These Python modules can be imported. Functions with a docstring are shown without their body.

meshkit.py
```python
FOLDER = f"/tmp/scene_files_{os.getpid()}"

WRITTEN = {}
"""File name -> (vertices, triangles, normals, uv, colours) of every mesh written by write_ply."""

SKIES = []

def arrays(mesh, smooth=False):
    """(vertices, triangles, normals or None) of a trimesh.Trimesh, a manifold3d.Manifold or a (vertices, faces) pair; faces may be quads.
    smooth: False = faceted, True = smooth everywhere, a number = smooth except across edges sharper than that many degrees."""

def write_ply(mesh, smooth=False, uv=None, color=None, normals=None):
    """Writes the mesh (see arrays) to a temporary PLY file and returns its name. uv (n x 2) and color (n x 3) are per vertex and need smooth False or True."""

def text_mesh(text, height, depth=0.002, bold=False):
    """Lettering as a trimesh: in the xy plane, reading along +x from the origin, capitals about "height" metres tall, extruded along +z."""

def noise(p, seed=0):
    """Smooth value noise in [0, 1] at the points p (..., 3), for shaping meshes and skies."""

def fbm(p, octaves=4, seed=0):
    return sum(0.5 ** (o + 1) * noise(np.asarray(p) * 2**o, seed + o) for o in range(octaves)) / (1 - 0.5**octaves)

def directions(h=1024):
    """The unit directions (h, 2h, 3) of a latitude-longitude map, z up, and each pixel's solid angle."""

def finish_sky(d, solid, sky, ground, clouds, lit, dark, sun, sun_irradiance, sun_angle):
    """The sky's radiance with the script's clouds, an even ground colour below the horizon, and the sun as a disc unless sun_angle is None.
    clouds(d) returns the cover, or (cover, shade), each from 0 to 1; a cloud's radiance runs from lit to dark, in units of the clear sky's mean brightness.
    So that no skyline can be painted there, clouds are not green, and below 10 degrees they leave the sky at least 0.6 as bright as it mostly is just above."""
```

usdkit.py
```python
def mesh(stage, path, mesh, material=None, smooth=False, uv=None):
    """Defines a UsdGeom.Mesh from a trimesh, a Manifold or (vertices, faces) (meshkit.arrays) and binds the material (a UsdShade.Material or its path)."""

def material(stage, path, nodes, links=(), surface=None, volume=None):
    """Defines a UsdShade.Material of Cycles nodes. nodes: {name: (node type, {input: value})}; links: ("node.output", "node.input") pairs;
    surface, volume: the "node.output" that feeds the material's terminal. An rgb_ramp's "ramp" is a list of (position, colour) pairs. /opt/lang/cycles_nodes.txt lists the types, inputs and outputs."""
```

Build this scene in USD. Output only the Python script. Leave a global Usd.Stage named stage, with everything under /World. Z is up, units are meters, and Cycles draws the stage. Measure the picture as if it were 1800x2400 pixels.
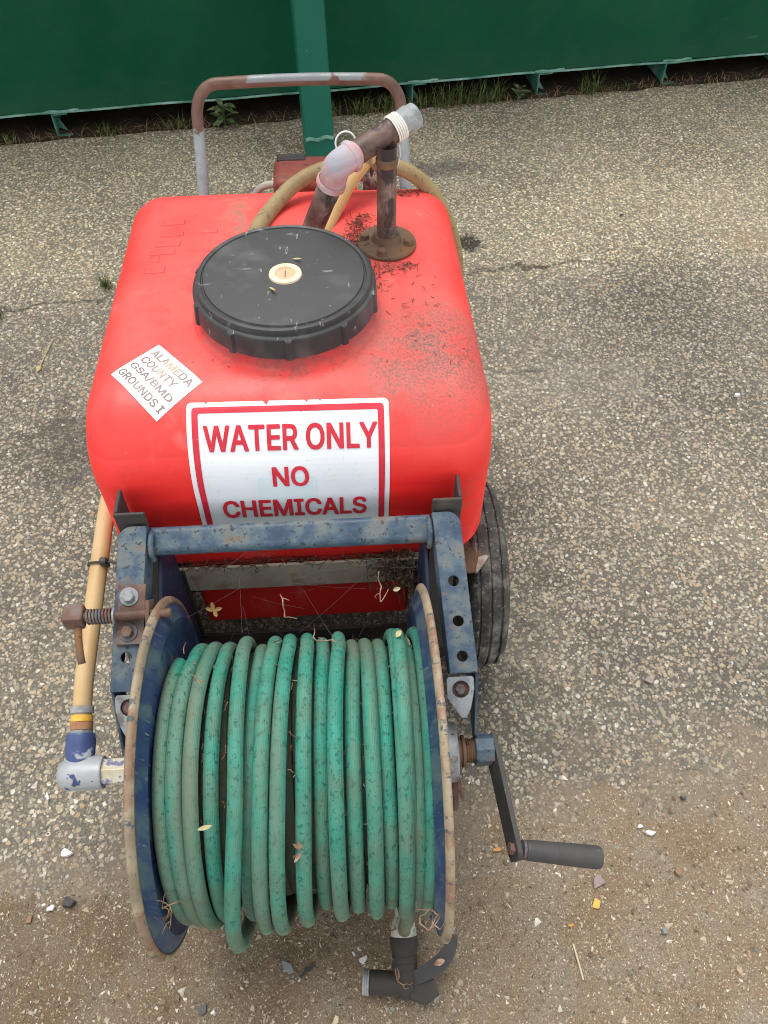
import math, re, numpy as np, trimesh, usdkit, meshkit
import manifold3d as m3
import shapely.geometry as sg
from shapely import affinity
from scipy.interpolate import PchipInterpolator, CubicSpline
from scipy.spatial import cKDTree
from pxr import Usd, UsdGeom, UsdLux, UsdShade, Gf, Sdf, Vt

stage = Usd.Stage.CreateInMemory()
UsdGeom.SetStageUpAxis(stage, 'Z')
UsdGeom.SetStageMetersPerUnit(stage, 1.0)
UsdGeom.Xform.Define(stage, '/World')
UsdGeom.Scope.Define(stage, '/World/Looks')
PI = math.pi

# ---------------------------------------------------------------- camera, sky, sun, exposure
cam = UsdGeom.Camera.Define(stage, '/World/camera')
PITCH, YAW, ROLL = map(math.radians, (51.71, 3.64, 0.155))
_f = np.array([math.sin(YAW) * math.cos(PITCH), math.cos(YAW) * math.cos(PITCH), -math.sin(PITCH)])
_r = np.array([math.cos(YAW), -math.sin(YAW), 0.0])
_u = np.cross(_r, _f)
_r, _u = math.cos(ROLL) * _r + math.sin(ROLL) * _u, -math.sin(ROLL) * _r + math.cos(ROLL) * _u
M = np.eye(4)
M[0, :3], M[1, :3], M[2, :3], M[3, :3] = _r, _u, -_f, (0.0914, -0.4798, 1.55)
cam.AddTransformOp().Set(Gf.Matrix4d(M.tolist()))
cam.CreateHorizontalApertureAttr(36.0)
cam.CreateVerticalApertureAttr(48.0)
cam.CreateFocalLengthAttr(36.0 * 1923.6 / 1800)
cam.CreateClippingRangeAttr((0.05, 500.0))
cam.CreateExposureAttr(0.86)

SUN_EL, SUN_AZ = math.radians(76), math.radians(-20)      # azimuth = atan2(x, y) of the direction towards the sun
dome = UsdLux.DomeLight.Define(stage, '/World/sky')
sky = usdkit.material(stage, '/World/Looks/overcast_sky', {
    's': ('sky_texture', {'sky_type': 'single_scattering', 'sun_disc': False, 'sun_elevation': SUN_EL, 'sun_rotation': SUN_AZ}),
    'tc': ('texture_coordinate', {}),
    'n': ('noise_texture', {'scale': 2.2, 'detail': 5.0, 'roughness': 0.55}),
    'r': ('rgb_ramp', {'ramp': [(0.25, (0.78, 0.78, 0.78)), (0.6, (1, 1, 1))]}),
    'w': ('hsv', {'saturation': 0.07, 'value': 1.25}),
    'm': ('mix', {}),
    'b': ('background_shader', {'strength': 0.13})},
    [('tc.generated', 'n.vector'), ('n.fac', 'r.fac'), ('s.color', 'w.color'), ('r.color', 'm.fac'), ('s.color', 'm.color1'), ('w.color', 'm.color2'), ('m.color', 'b.color')], surface='b.background')
UsdShade.MaterialBindingAPI.Apply(dome.GetPrim()).Bind(sky)
dome.GetPrim().SetCustomDataByKey('kind', 'structure')
sun = UsdLux.DistantLight.Define(stage, '/World/sun')
sun.CreateIntensityAttr(0.4)
sun.CreateAngleAttr(34.0)
sun.CreateNormalizeAttr(True)
sun.CreateColorAttr(Gf.Vec3f(1.0, 0.96, 0.9))
sun.AddRotateXYZOp().Set(Gf.Vec3f(90 - math.degrees(SUN_EL), 0, 180 - math.degrees(SUN_AZ)))

# ---------------------------------------------------------------- helpers: names, things, parts
_used = set()
def numbered(parent, name):
    k, p = 0, f'{parent}/{name}'
    while p in _used:
        k += 1
        p = f'{parent}/{name}_{k:03d}'
    _used.add(p)
    return p
def data(p, **kw):
    for k, v in kw.items():
        if v:
            p.SetCustomDataByKey(k, v)
class Node:
    def __init__(s, path, org): s.path, s.org = path, np.array(org, float)
def thing(name, label=None, category=None, loc=(0, 0, 0), group=None, kind=None):
    x = UsdGeom.Xform.Define(stage, numbered('/World', name))
    x.AddTranslateOp().Set(Gf.Vec3d(*map(float, loc)))
    data(x.GetPrim(), label=label, category=category, group=group, kind=kind)
    return Node(str(x.GetPath()), loc)
def part(parent, name, mesh, mat, smooth=35, label=None, kind=None, uv=None):
    v, f = (np.array(mesh.vertices), np.array(mesh.faces)) if hasattr(mesh, 'vertices') else (np.array(mesh[0], float), np.array(mesh[1]))
    path = numbered(parent.path, name)
    pr = usdkit.mesh(stage, path, (v - parent.org, f), MAT[mat], smooth=smooth, uv=uv)
    data(pr.GetPrim(), label=label, kind=kind)
    return Node(path, parent.org)
def single(name, mesh, mat, label=None, category=None, group=None, kind=None, smooth=35, uv=None):
    v, f = (np.array(mesh.vertices), np.array(mesh.faces)) if hasattr(mesh, 'vertices') else (np.array(mesh[0], float), np.array(mesh[1]))
    path = numbered('/World', name)
    org = np.zeros(3) if kind else np.array([v[:, 0].mean(), v[:, 1].mean(), v[:, 2].min()])
    pr = usdkit.mesh(stage, path, (v - org, f), MAT[mat], smooth=smooth, uv=uv)
    UsdGeom.Xformable(pr).AddTranslateOp().Set(Gf.Vec3d(*map(float, org)))
    if hasattr(mesh, 'tint'):
        UsdGeom.PrimvarsAPI(pr).CreatePrimvar('tint', Sdf.ValueTypeNames.FloatArray, 'vertex').Set(Vt.FloatArray.FromNumpy(mesh.tint.astype(np.float32)))
    data(pr.GetPrim(), label=label, category=category, group=group, kind=kind)
    return Node(path, org)

# ---------------------------------------------------------------- helpers: shapes
def cat(*ms): return trimesh.util.concatenate([m for m in ms])
def hull(pts): return trimesh.convex.convex_hull(np.array(pts, float))
def box(lo, hi, ch=0.0012):
    lo, hi = np.minimum(lo, hi).astype(float), np.maximum(lo, hi).astype(float)
    ch = min(ch, (hi - lo).min() * 0.45)
    pts = []
    for i in range(8):
        s = np.array([(i >> k) & 1 for k in range(3)])
        c0, d = np.where(s, hi, lo), np.where(s, -ch, ch)
        for k in range(3):
            e = d.copy(); e[k] = 0
            pts.append(c0 + e)
    return hull(pts)
def frame_from(d):
    d = np.array(d, float); d /= np.linalg.norm(d)
    a = np.array([0, 0, 1.0]) if abs(d[2]) < 0.9 else np.array([1.0, 0, 0])
    u = np.cross(a, d); u /= np.linalg.norm(u)
    return u, np.cross(d, u), d
def lathe(profile, start, direction, n=40, phase=0.0):
    """profile: (radius, height along the direction) pairs, closed by the axis where the radius is 0"""
    u, w, d = frame_from(direction)
    pr, st = np.array(profile, float), np.array(start, float)
    t = np.arange(n) / n * 2 * PI + phase
    ring = np.cos(t)[:, None] * u + np.sin(t)[:, None] * w
    V = [st + h * d + r * ring for r, h in pr]
    k = len(pr); F = []
    for i in range(k - 1):
        for j in range(n):
            a, b = i * n + j, i * n + (j + 1) % n
            F += [[a, b, b + n], [a, b + n, a + n]]
    m = trimesh.Trimesh(np.vstack(V), F, process=False)
    m.merge_vertices(); m.update_faces(m.nondegenerate_faces())
    return m
def rod(a, b, r, n=20, ch=0.001, r2=None):
    a, b = np.array(a, float), np.array(b, float)
    L = np.linalg.norm(b - a); r2 = r if r2 is None else r2
    return lathe([(0, 0), (r - ch, 0), (r, ch), (r2, L - ch), (r2 - ch, L), (0, L)], a, b - a, n)
def hexbolt(p, d, r=0.009, h=0.006, washer=0.013):
    p, d = np.array(p, float), np.array(d, float) / np.linalg.norm(d)
    return cat(lathe([(0, 0), (washer, 0), (washer, 0.002), (0, 0.002)], p, d, 24), lathe([(0, 0.002), (r, 0.002), (r, h), (r * 0.86, h + 0.0015), (0, h + 0.0015)], p, d, 6))
def spline(pts, step=0.006):
    pts = np.array(pts, float)
    s = np.r_[0, np.cumsum(np.linalg.norm(np.diff(pts, axis=0), axis=1))]
    cs = CubicSpline(s, pts)
    return cs(np.linspace(0, s[-1], max(4, int(s[-1] / step))))
def tube(path, r, n=16, caps=True, ref=None):
    """swept tube: (mesh, uv) with v along its length in metres"""
    P = np.array(path, float); k = len(P)
    T = np.gradient(P, axis=0); T /= np.linalg.norm(T, axis=1)[:, None]
    u = frame_from(T[0])[0]; U = []
    for t in T:
        u = (u if ref is None else np.array(ref, float)) - t * ((u if ref is None else np.array(ref, float)) @ t); u = u / np.linalg.norm(u); U.append(u)
    U = np.array(U); W = np.cross(T, U)
    R = np.broadcast_to(np.asarray(r, float), (k,))
    a = np.linspace(0, 2 * PI, n + 1)
    V = P[:, None] + R[:, None, None] * (np.cos(a)[None, :, None] * U[:, None] + np.sin(a)[None, :, None] * W[:, None])
    s = np.r_[0, np.cumsum(np.linalg.norm(np.diff(P, axis=0), axis=1))]
    uv = np.stack([np.broadcast_to(a / (2 * PI), (k, n + 1)), np.broadcast_to(s[:, None], (k, n + 1))], -1).reshape(-1, 2)
    V = V.reshape(-1, 3)
    i, j = np.meshgrid(np.arange(k - 1), np.arange(n), indexing='ij')
    q = (i * (n + 1) + j).ravel()
    F = np.vstack([np.stack([q, q + 1, q + n + 2], 1), np.stack([q, q + n + 2, q + n + 1], 1)])
    if caps:
        V = np.vstack([V, P[0], P[-1]]); uv = np.vstack([uv, [0, 0], [0, s[-1]]])
        j = np.arange(n)
        F = np.vstack([F, np.stack([0 * j + len(V) - 2, j + 1, j], 1), np.stack([0 * j + len(V) - 1, (k - 1) * (n + 1) + j, (k - 1) * (n + 1) + j + 1], 1)])
    return trimesh.Trimesh(V, F, process=False), uv
def T(path, r, n=16): return tube(path, r, n)[0]
def prism(poly, axis, lo, hi, ch=0.0):
    """shapely polygon extruded along a world axis; polygon coordinates are the two other axes in xyz order"""
    m = trimesh.creation.extrude_polygon(poly, hi - lo, engine='earcut')
    v = m.vertices.copy(); v[:, 2] += lo
    order = {'z': [0, 1, 2], 'y': [0, 2, 1], 'x': [2, 0, 1]}[axis]
    m = trimesh.Trimesh(v[:, order], m.faces, process=False)
    if m.volume < 0: m.invert()
    return m
def man(m):
    m = m.copy(); m.merge_vertices()
    return m3.Manifold(m3.Mesh(np.asarray(m.vertices, np.float32), np.asarray(m.faces, np.uint32)))
def unman(m):
    q = m.to_mesh()
    return trimesh.Trimesh(q.vert_properties[:, :3], q.tri_verts, process=False)
def rot_about(m, axis, deg, p):
    m = m.copy(); m.apply_transform(trimesh.transformations.rotation_matrix(math.radians(deg), axis, p)); return m

# ---------------------------------------------------------------- materials
MAT = {}
def mk(name, ramp, scale=20, detail=5, rough=0.55, second=None, specks=(), bump=None, metallic=0, spec=0.4, bevel=0.0, extra=None, up=None, ribs=None, rough_var=0.15, stretch=None, coat=0, lowdirt=None):
    """ramp over world-space noise; second=(ramp, scale) averaged in; specks=[(colour, scale, threshold, softness, vector stretch)];
    up=(colour, amount) settles dust on faces that look up; ribs=n grooves along a tube (uv)"""
    N = {'g': ('geometry', {}), 'n': ('noise_texture', {'scale': scale, 'detail': detail, 'roughness': 0.6}), 'r': ('rgb_ramp', {'ramp': ramp}), 'p': ('principled_bsdf', {'roughness': rough, 'metallic': metallic, 'specular_ior_level': spec, 'coat_weight': coat})}
    L = []
    pos = 'g.position'
    if stretch:
        N['mp'] = ('mapping', {'scale': stretch}); L.append((pos, 'mp.vector')); pos = 'mp.vector'
    L += [(pos, 'n.vector'), ('n.fac', 'r.fac')]
    col = 'r.color'
    if second:
        N['n2'] = ('noise_texture', {'scale': second[1], 'detail': 6.0, 'roughness': 0.65}); N['r2'] = ('rgb_ramp', {'ramp': second[0]}); N['m2'] = ('mix', {'mix_type': second[2] if len(second) > 2 else 'multiply', 'fac': 1.0})
        L += [('g.position', 'n2.vector'), ('n2.fac', 'r2.fac'), (col, 'm2.color1'), ('r2.color', 'm2.color2')]; col = 'm2.color'
    if lowdirt:
        c, z0, z1, amt = lowdirt
        N['ldx'] = ('separate_xyz', {}); N['ldm'] = ('map_range', {'from_min': z1, 'from_max': z0, 'to_min': 0.0, 'to_max': 1.0, 'clamp': True})
        N['ldn'] = ('noise_texture', {'scale': 14.0, 'detail': 6.0, 'roughness': 0.65}); N['ldr'] = ('map_range', {'from_min': 0.3, 'from_max': 0.68, 'to_min': -0.35, 'to_max': 0.35})
        N['lda'] = ('math', {'math_type': 'add'}); N['ldc'] = ('math', {'math_type': 'multiply', 'value2': amt, 'use_clamp': True}); N['ldmix'] = ('mix', {'color2': c})
        L += [('g.position', 'ldx.vector'), ('ldx.z', 'ldm.value'), ('g.position', 'ldn.vector'), ('ldn.fac', 'ldr.value'), ('ldm.result', 'lda.value1'), ('ldr.result', 'lda.value2'), ('lda.value', 'ldc.value1'), ('ldc.value', 'ldmix.fac'), (col, 'ldmix.color1')]; col = 'ldmix.color'
    if up:
        N['ux'] = ('separate_xyz', {}); N['un'] = ('noise_texture', {'scale': 7.0, 'detail': 6.0, 'roughness': 0.6}); N['um'] = ('math', {'math_type': 'multiply'}); N['um2'] = ('math', {'math_type': 'multiply', 'value2': up[1], 'use_clamp': True}); N['umix'] = ('mix', {'color2': up[0]})
        N['uc'] = ('clamp', {})
        L += [('g.normal', 'ux.vector'), ('g.position', 'un.vector'), ('ux.z', 'uc.value'), ('uc.result', 'um.value1'), ('un.fac', 'um.value2'), ('um.value', 'um2.value1'), ('um2.value', 'umix.fac'), (col, 'umix.color1')]; col = 'umix.color'
    for i, sp in enumerate(specks):
        c, sc, th, so = sp[:4]
        N[f's{i}'] = ('noise_texture', {'scale': sc, 'detail': 3.0, 'roughness': 0.7}); N[f'sm{i}'] = ('map_range', {'from_min': th, 'from_max': th + so, 'to_min': 0.0, 'to_max': sp[5] if len(sp) > 5 else 1.0, 'clamp': True}); N[f'sx{i}'] = ('mix', {'color2': c})
        src = 'g.position'
        if len(sp) > 4 and sp[4]:
            N[f'sp{i}'] = ('mapping', {'scale': sp[4]}); L.append((src, f'sp{i}.vector')); src = f'sp{i}.vector'
        L += [(src, f's{i}.vector'), (f's{i}.fac', f'sm{i}.value'), (f'sm{i}.result', f'sx{i}.fac'), (col, f'sx{i}.color1')]; col = f'sx{i}.color'
    if extra:
        col = extra(N, L, col)
    L.append((col, 'p.base_color'))
    if rough_var:
        N['rv'] = ('map_range', {'from_min': 0.3, 'from_max': 0.7, 'to_min': max(0.05, rough - rough_var), 'to_max': min(1, rough + rough_var), 'clamp': True})
        L += [('n.fac', 'rv.value'), ('rv.result', 'p.roughness')]
    nrm = None
    if bevel:
        N['bv'] = ('bevel', {'radius': bevel, 'samples': 4}); nrm = 'bv.bevel'
    if bump:
        N['bn'] = ('noise_texture', {'scale': bump[0], 'detail': 4.0, 'roughness': 0.6}); N['bb'] = ('bump', {'strength': bump[1], 'distance': bump[2]})
        L += [('g.position', 'bn.vector'), ('bn.fac', 'bb.height')]
        if nrm: L.append((nrm, 'bb.normal'))
        nrm = 'bb.normal'
    if ribs:
        N['uv'] = ('uvmap', {'attribute': 'st'}); N['us'] = ('separate_xyz', {}); N['uw'] = ('math', {'math_type': 'multiply', 'value2': ribs[0] * 2 * PI}); N['usn'] = ('math', {'math_type': 'sine'}); N['ub'] = ('bump', {'strength': ribs[1], 'distance': ribs[2]})
        L += [('uv.UV', 'us.vector'), ('us.x', 'uw.value1'), ('uw.value', 'usn.value1'), ('usn.value', 'ub.height')]
        if nrm: L.append((nrm, 'ub.normal'))
        nrm = 'ub.normal'
    if nrm: L.append((nrm, 'p.normal'))
    MAT[name] = usdkit.material(stage, f'/World/Looks/{name}', N, L, surface='p.BSDF')

RUST = (0.13, 0.055, 0.03)
# red rotomoulded plastic: faded and dusty on top, a worn grimy patch at the right
def tank_marks(N, L, col):
    def blob(tag, c, p, sx, r0, r1, amt, nscale, th):
        nonlocal col
        N[tag + 'a'] = ('vector_math', {'math_type': 'subtract', 'vector2': p}); N[tag + 'b'] = ('vector_math', {'math_type': 'multiply', 'vector2': sx}); N[tag + 'c'] = ('vector_math', {'math_type': 'length'})
        N[tag + 'd'] = ('map_range', {'from_min': r1, 'from_max': r0, 'to_min': 0.0, 'to_max': 1.0, 'clamp': True}); N[tag + 'n'] = ('noise_texture', {'scale': nscale, 'detail': 6.0, 'roughness': 0.75})
        N[tag + 'e'] = ('map_range', {'from_min': th, 'from_max': th + 0.14, 'to_min': 0.0, 'to_max': amt, 'clamp': True}); N[tag + 'f'] = ('math', {'math_type': 'multiply'}); N[tag + 'x'] = ('mix', {'color2': c})
        L.extend([('g.position', tag + 'a.vector1'), (tag + 'a.vector', tag + 'b.vector1'), (tag + 'b.vector', tag + 'c.vector1'), (tag + 'c.value', tag + 'd.value'), ('g.position', tag + 'n.vector'), (tag + 'n.fac', tag + 'e.value'), (tag + 'd.result', tag + 'f.value1'), (tag + 'e.result', tag + 'f.value2'), (tag + 'f.value', tag + 'x.fac'), (col, tag + 'x.color1')])
        col = tag + 'x.color'
    blob('kf', (0.34, 0.12, 0.10), (0.225, 0.50, 0.69), (0.9, 0.8, 0.8), 0.03, 0.15, 0.75, 16.0, 0.36)
    blob('kg', (0.40, 0.11, 0.09), (0.0, 0.60, 0.712), (0.8, 0.9, 0.0), 0.14, 0.24, 0.55, 12.0, 0.44)
    blob('k0', (0.11, 0.075, 0.062), (0.235, 0.50, 0.69), (1.0, 0.85, 0.8), 0.05, 0.13, 0.9, 260.0, 0.45)
    blob('k1', (0.13, 0.085, 0.068), (0.16, 0.445, 0.69), (1.0, 1.2, 1.0), 0.02, 0.085, 0.85, 220.0, 0.46)
    blob('k2', (0.25, 0.14, 0.10), (-0.09, 0.88, 0.712), (2.6, 0.7, 1.0), 0.03, 0.10, 0.75, 40.0, 0.42)
    blob('k3', (0.12, 0.07, 0.055), (0.15, 0.80, 0.712), (1.0, 1.0, 1.0), 0.02, 0.15, 0.75, 140.0, 0.51)
    blob('k4', (0.15, 0.07, 0.06), (0.0, 0.47, 0.71), (0.5, 1.5, 1.0), 0.0, 0.13, 0.6, 120.0, 0.49)
    blob('k5', (0.16, 0.09, 0.07), (0.285, 0.35, 0.50), (1.6, 1.0, 0.6), 0.01, 0.09, 0.6, 60.0, 0.5)
    blob('k6', (0.13, 0.05, 0.04), (0.0, 0.335, 0.37), (0.25, 1.0, 1.6), 0.0, 0.11, 0.5, 70.0, 0.5)
    return col
mk('red_plastic', [(0.3, (0.70, 0.017, 0.015)), (0.7, (0.77, 0.026, 0.021))], 5, 4, 0.52, specks=[((0.10, 0.04, 0.03), 260.0, 0.69, 0.05), ((0.72, 0.22, 0.19), 11.0, 0.60, 0.14, (1.0, 1.0, 0.35), 0.45), ((0.74, 0.42, 0.37), 60.0, 0.73, 0.03, (1.0, 1.0, 0.3), 0.5), ((0.36, 0.03, 0.03), 9.0, 0.60, 0.15, (2.5, 2.5, 0.5), 0.4)], up=((0.70, 0.16, 0.14), 0.7), bump=(60.0, 0.12, 0.004), spec=0.32, extra=tank_marks)
mk('lid_black', [(0.3, (0.018, 0.019, 0.020)), (0.7, (0.028, 0.029, 0.030))], 12, 6, 0.5, specks=[((0.26, 0.26, 0.25), 17.0, 0.655, 0.06, (1.0, 3.2, 1.0), 0.6), ((0.45, 0.45, 0.43), 300.0, 0.74, 0.03), ((0.10, 0.10, 0.097), 8.0, 0.55, 0.12, None, 0.5), ((0.30, 0.30, 0.29), 26.0, 0.67, 0.03, (3.5, 1.0, 1.0), 0.6)], up=((0.060, 0.060, 0.059), 0.8), bump=(250.0, 0.15, 0.001))
mk('plug_cream', [(0.3, (0.62, 0.47, 0.31)), (0.7, (0.70, 0.58, 0.42))], 40, 4, 0.5)
mk('plug_inner', [(0.3, (0.55, 0.29, 0.16)), (0.7, (0.64, 0.38, 0.23))], 40, 4, 0.55)
mk('sign_white', [(0.3, (0.66, 0.68, 0.71)), (0.7, (0.74, 0.76, 0.79))], 9, 6, 0.38, specks=[((0.28, 0.27, 0.26), 230.0, 0.66, 0.07, None, 0.8), ((0.4, 0.38, 0.36), 30.0, 0.66, 0.1, (3.0, 1.0, 1.0), 0.4)])
mk('sign_red', [(0.35, (0.50, 0.018, 0.035)), (0.7, (0.58, 0.03, 0.05))], 20, 5, 0.4, specks=[((0.7, 0.55, 0.55), 190.0, 0.72, 0.05)])
mk('sticker_white', [(0.3, (0.66, 0.66, 0.67)), (0.7, (0.78, 0.78, 0.78))], 25, 6, 0.35, specks=[((0.35, 0.32, 0.3), 160.0, 0.68, 0.06)])
mk('sticker_ink', [(0.38, (0.17, 0.12, 0.115)), (0.55, (0.27, 0.21, 0.195)), (0.64, (0.45, 0.35, 0.25))], 18, 4, 0.5)
mk('clear_label', [(0.3, (0.60, 0.68, 0.73)), (0.7, (0.68, 0.75, 0.78))], 12, 4, 0.25)
mk('blue_steel', [(0.34, (0.024, 0.046, 0.080)), (0.45, (0.038, 0.068, 0.105)), (0.53, (0.072, 0.102, 0.122)), (0.60, (0.110, 0.126, 0.128)), (0.68, (0.13, 0.105, 0.082))], 26, 8, 0.55,
   specks=[((0.02, 0.022, 0.03), 130.0, 0.60, 0.03, None, 0.9), ((0.15, 0.10, 0.075), 22.0, 0.61, 0.08, None, 0.6), ((0.22, 0.10, 0.05), 90.0, 0.68, 0.03, None, 0.8)], bump=(120.0, 0.25, 0.001), bevel=0.0025, spec=0.4)
mk('navy_steel', [(0.35, (0.006, 0.010, 0.030)), (0.6, (0.012, 0.022, 0.06)), (0.72, (0.05, 0.04, 0.04))], 25, 6, 0.45, specks=[((0.28, 0.26, 0.22), 60.0, 0.72, 0.03, (6.0, 1.0, 1.0), 0.6)], bump=(90.0, 0.2, 0.001), bevel=0.002)
mk('flange_blue', [(0.35, (0.008, 0.017, 0.050)), (0.58, (0.013, 0.032, 0.075)), (0.72, (0.06, 0.075, 0.08))], 14, 6, 0.36, specks=[((0.30, 0.29, 0.25), 60.0, 0.62, 0.06, (1.0, 5.0, 0.4), 0.45), ((0.05, 0.085, 0.090), 12.0, 0.48, 0.14, (1.0, 2.0, 0.7), 0.7), ((0.13, 0.12, 0.10), 45.0, 0.60, 0.10, None, 0.3), ((0.30, 0.16, 0.06), 60.0, 0.72, 0.03)], bump=(80.0, 0.15, 0.001), spec=0.5)
mk('rim_worn', [(0.36, (0.20, 0.160, 0.105)), (0.48, (0.30, 0.245, 0.165)), (0.56, (0.20, 0.115, 0.072)), (0.66, (0.23, 0.175, 0.115))], 9, 7, 0.6, specks=[((0.045, 0.075, 0.085), 45.0, 0.58, 0.05, (0.6, 1.6, 1.6), 0.85), ((0.09, 0.055, 0.04), 160.0, 0.64, 0.05)], bump=(160.0, 0.3, 0.001))
mk('rust_pipe', [(0.36, (0.060, 0.034, 0.029)), (0.50, (0.115, 0.066, 0.052)), (0.60, (0.17, 0.105, 0.085)), (0.68, (0.24, 0.19, 0.17))], 26, 7, 0.55, specks=[((0.018, 0.016, 0.017), 30.0, 0.57, 0.05, (1.0, 1.0, 0.35), 0.8), ((0.34, 0.32, 0.30), 45.0, 0.69, 0.05, None, 0.6)], bump=(150.0, 0.35, 0.001))
mk('rust_brown', [(0.35, (0.085, 0.050, 0.028)), (0.55, (0.13, 0.078, 0.045)), (0.7, (0.18, 0.085, 0.035))], 22, 7, 0.75, specks=[((0.03, 0.02, 0.015), 60.0, 0.62, 0.06)], bump=(170.0, 0.5, 0.0012), bevel=0.0015)
mk('rust_red', [(0.36, (0.075, 0.038, 0.030)), (0.52, (0.125, 0.066, 0.048)), (0.62, (0.15, 0.11, 0.09)), (0.70, (0.12, 0.14, 0.15))], 30, 7, 0.7, specks=[((0.09, 0.125, 0.15), 34.0, 0.58, 0.06, None, 0.7)], bump=(170.0, 0.45, 0.0012), bevel=0.0015)
mk('pink_fitting', [(0.34, (0.36, 0.36, 0.40)), (0.45, (0.44, 0.32, 0.335)), (0.58, (0.46, 0.20, 0.19))], 16, 4, 0.8, spec=0.2, specks=[((0.14, 0.05, 0.05), 90.0, 0.68, 0.05)], bump=(140.0, 0.2, 0.001))
mk('galvanised', [(0.38, (0.19, 0.205, 0.21)), (0.55, (0.31, 0.325, 0.325)), (0.66, (0.20, 0.20, 0.19))], 35, 6, 0.55, metallic=0.05, specks=[((0.13, 0.10, 0.08), 60.0, 0.68, 0.06, None, 0.7)], bump=(110.0, 0.2, 0.001), bevel=0.0015)
mk('zinc_white', [(0.38, (0.16, 0.18, 0.20)), (0.54, (0.26, 0.275, 0.28)), (0.64, (0.14, 0.125, 0.11))], 30, 6, 0.45, metallic=0.15, specks=[((0.03, 0.045, 0.09), 70.0, 0.66, 0.02), ((0.28, 0.12, 0.05), 28.0, 0.64, 0.05)], bevel=0.0015)
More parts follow.
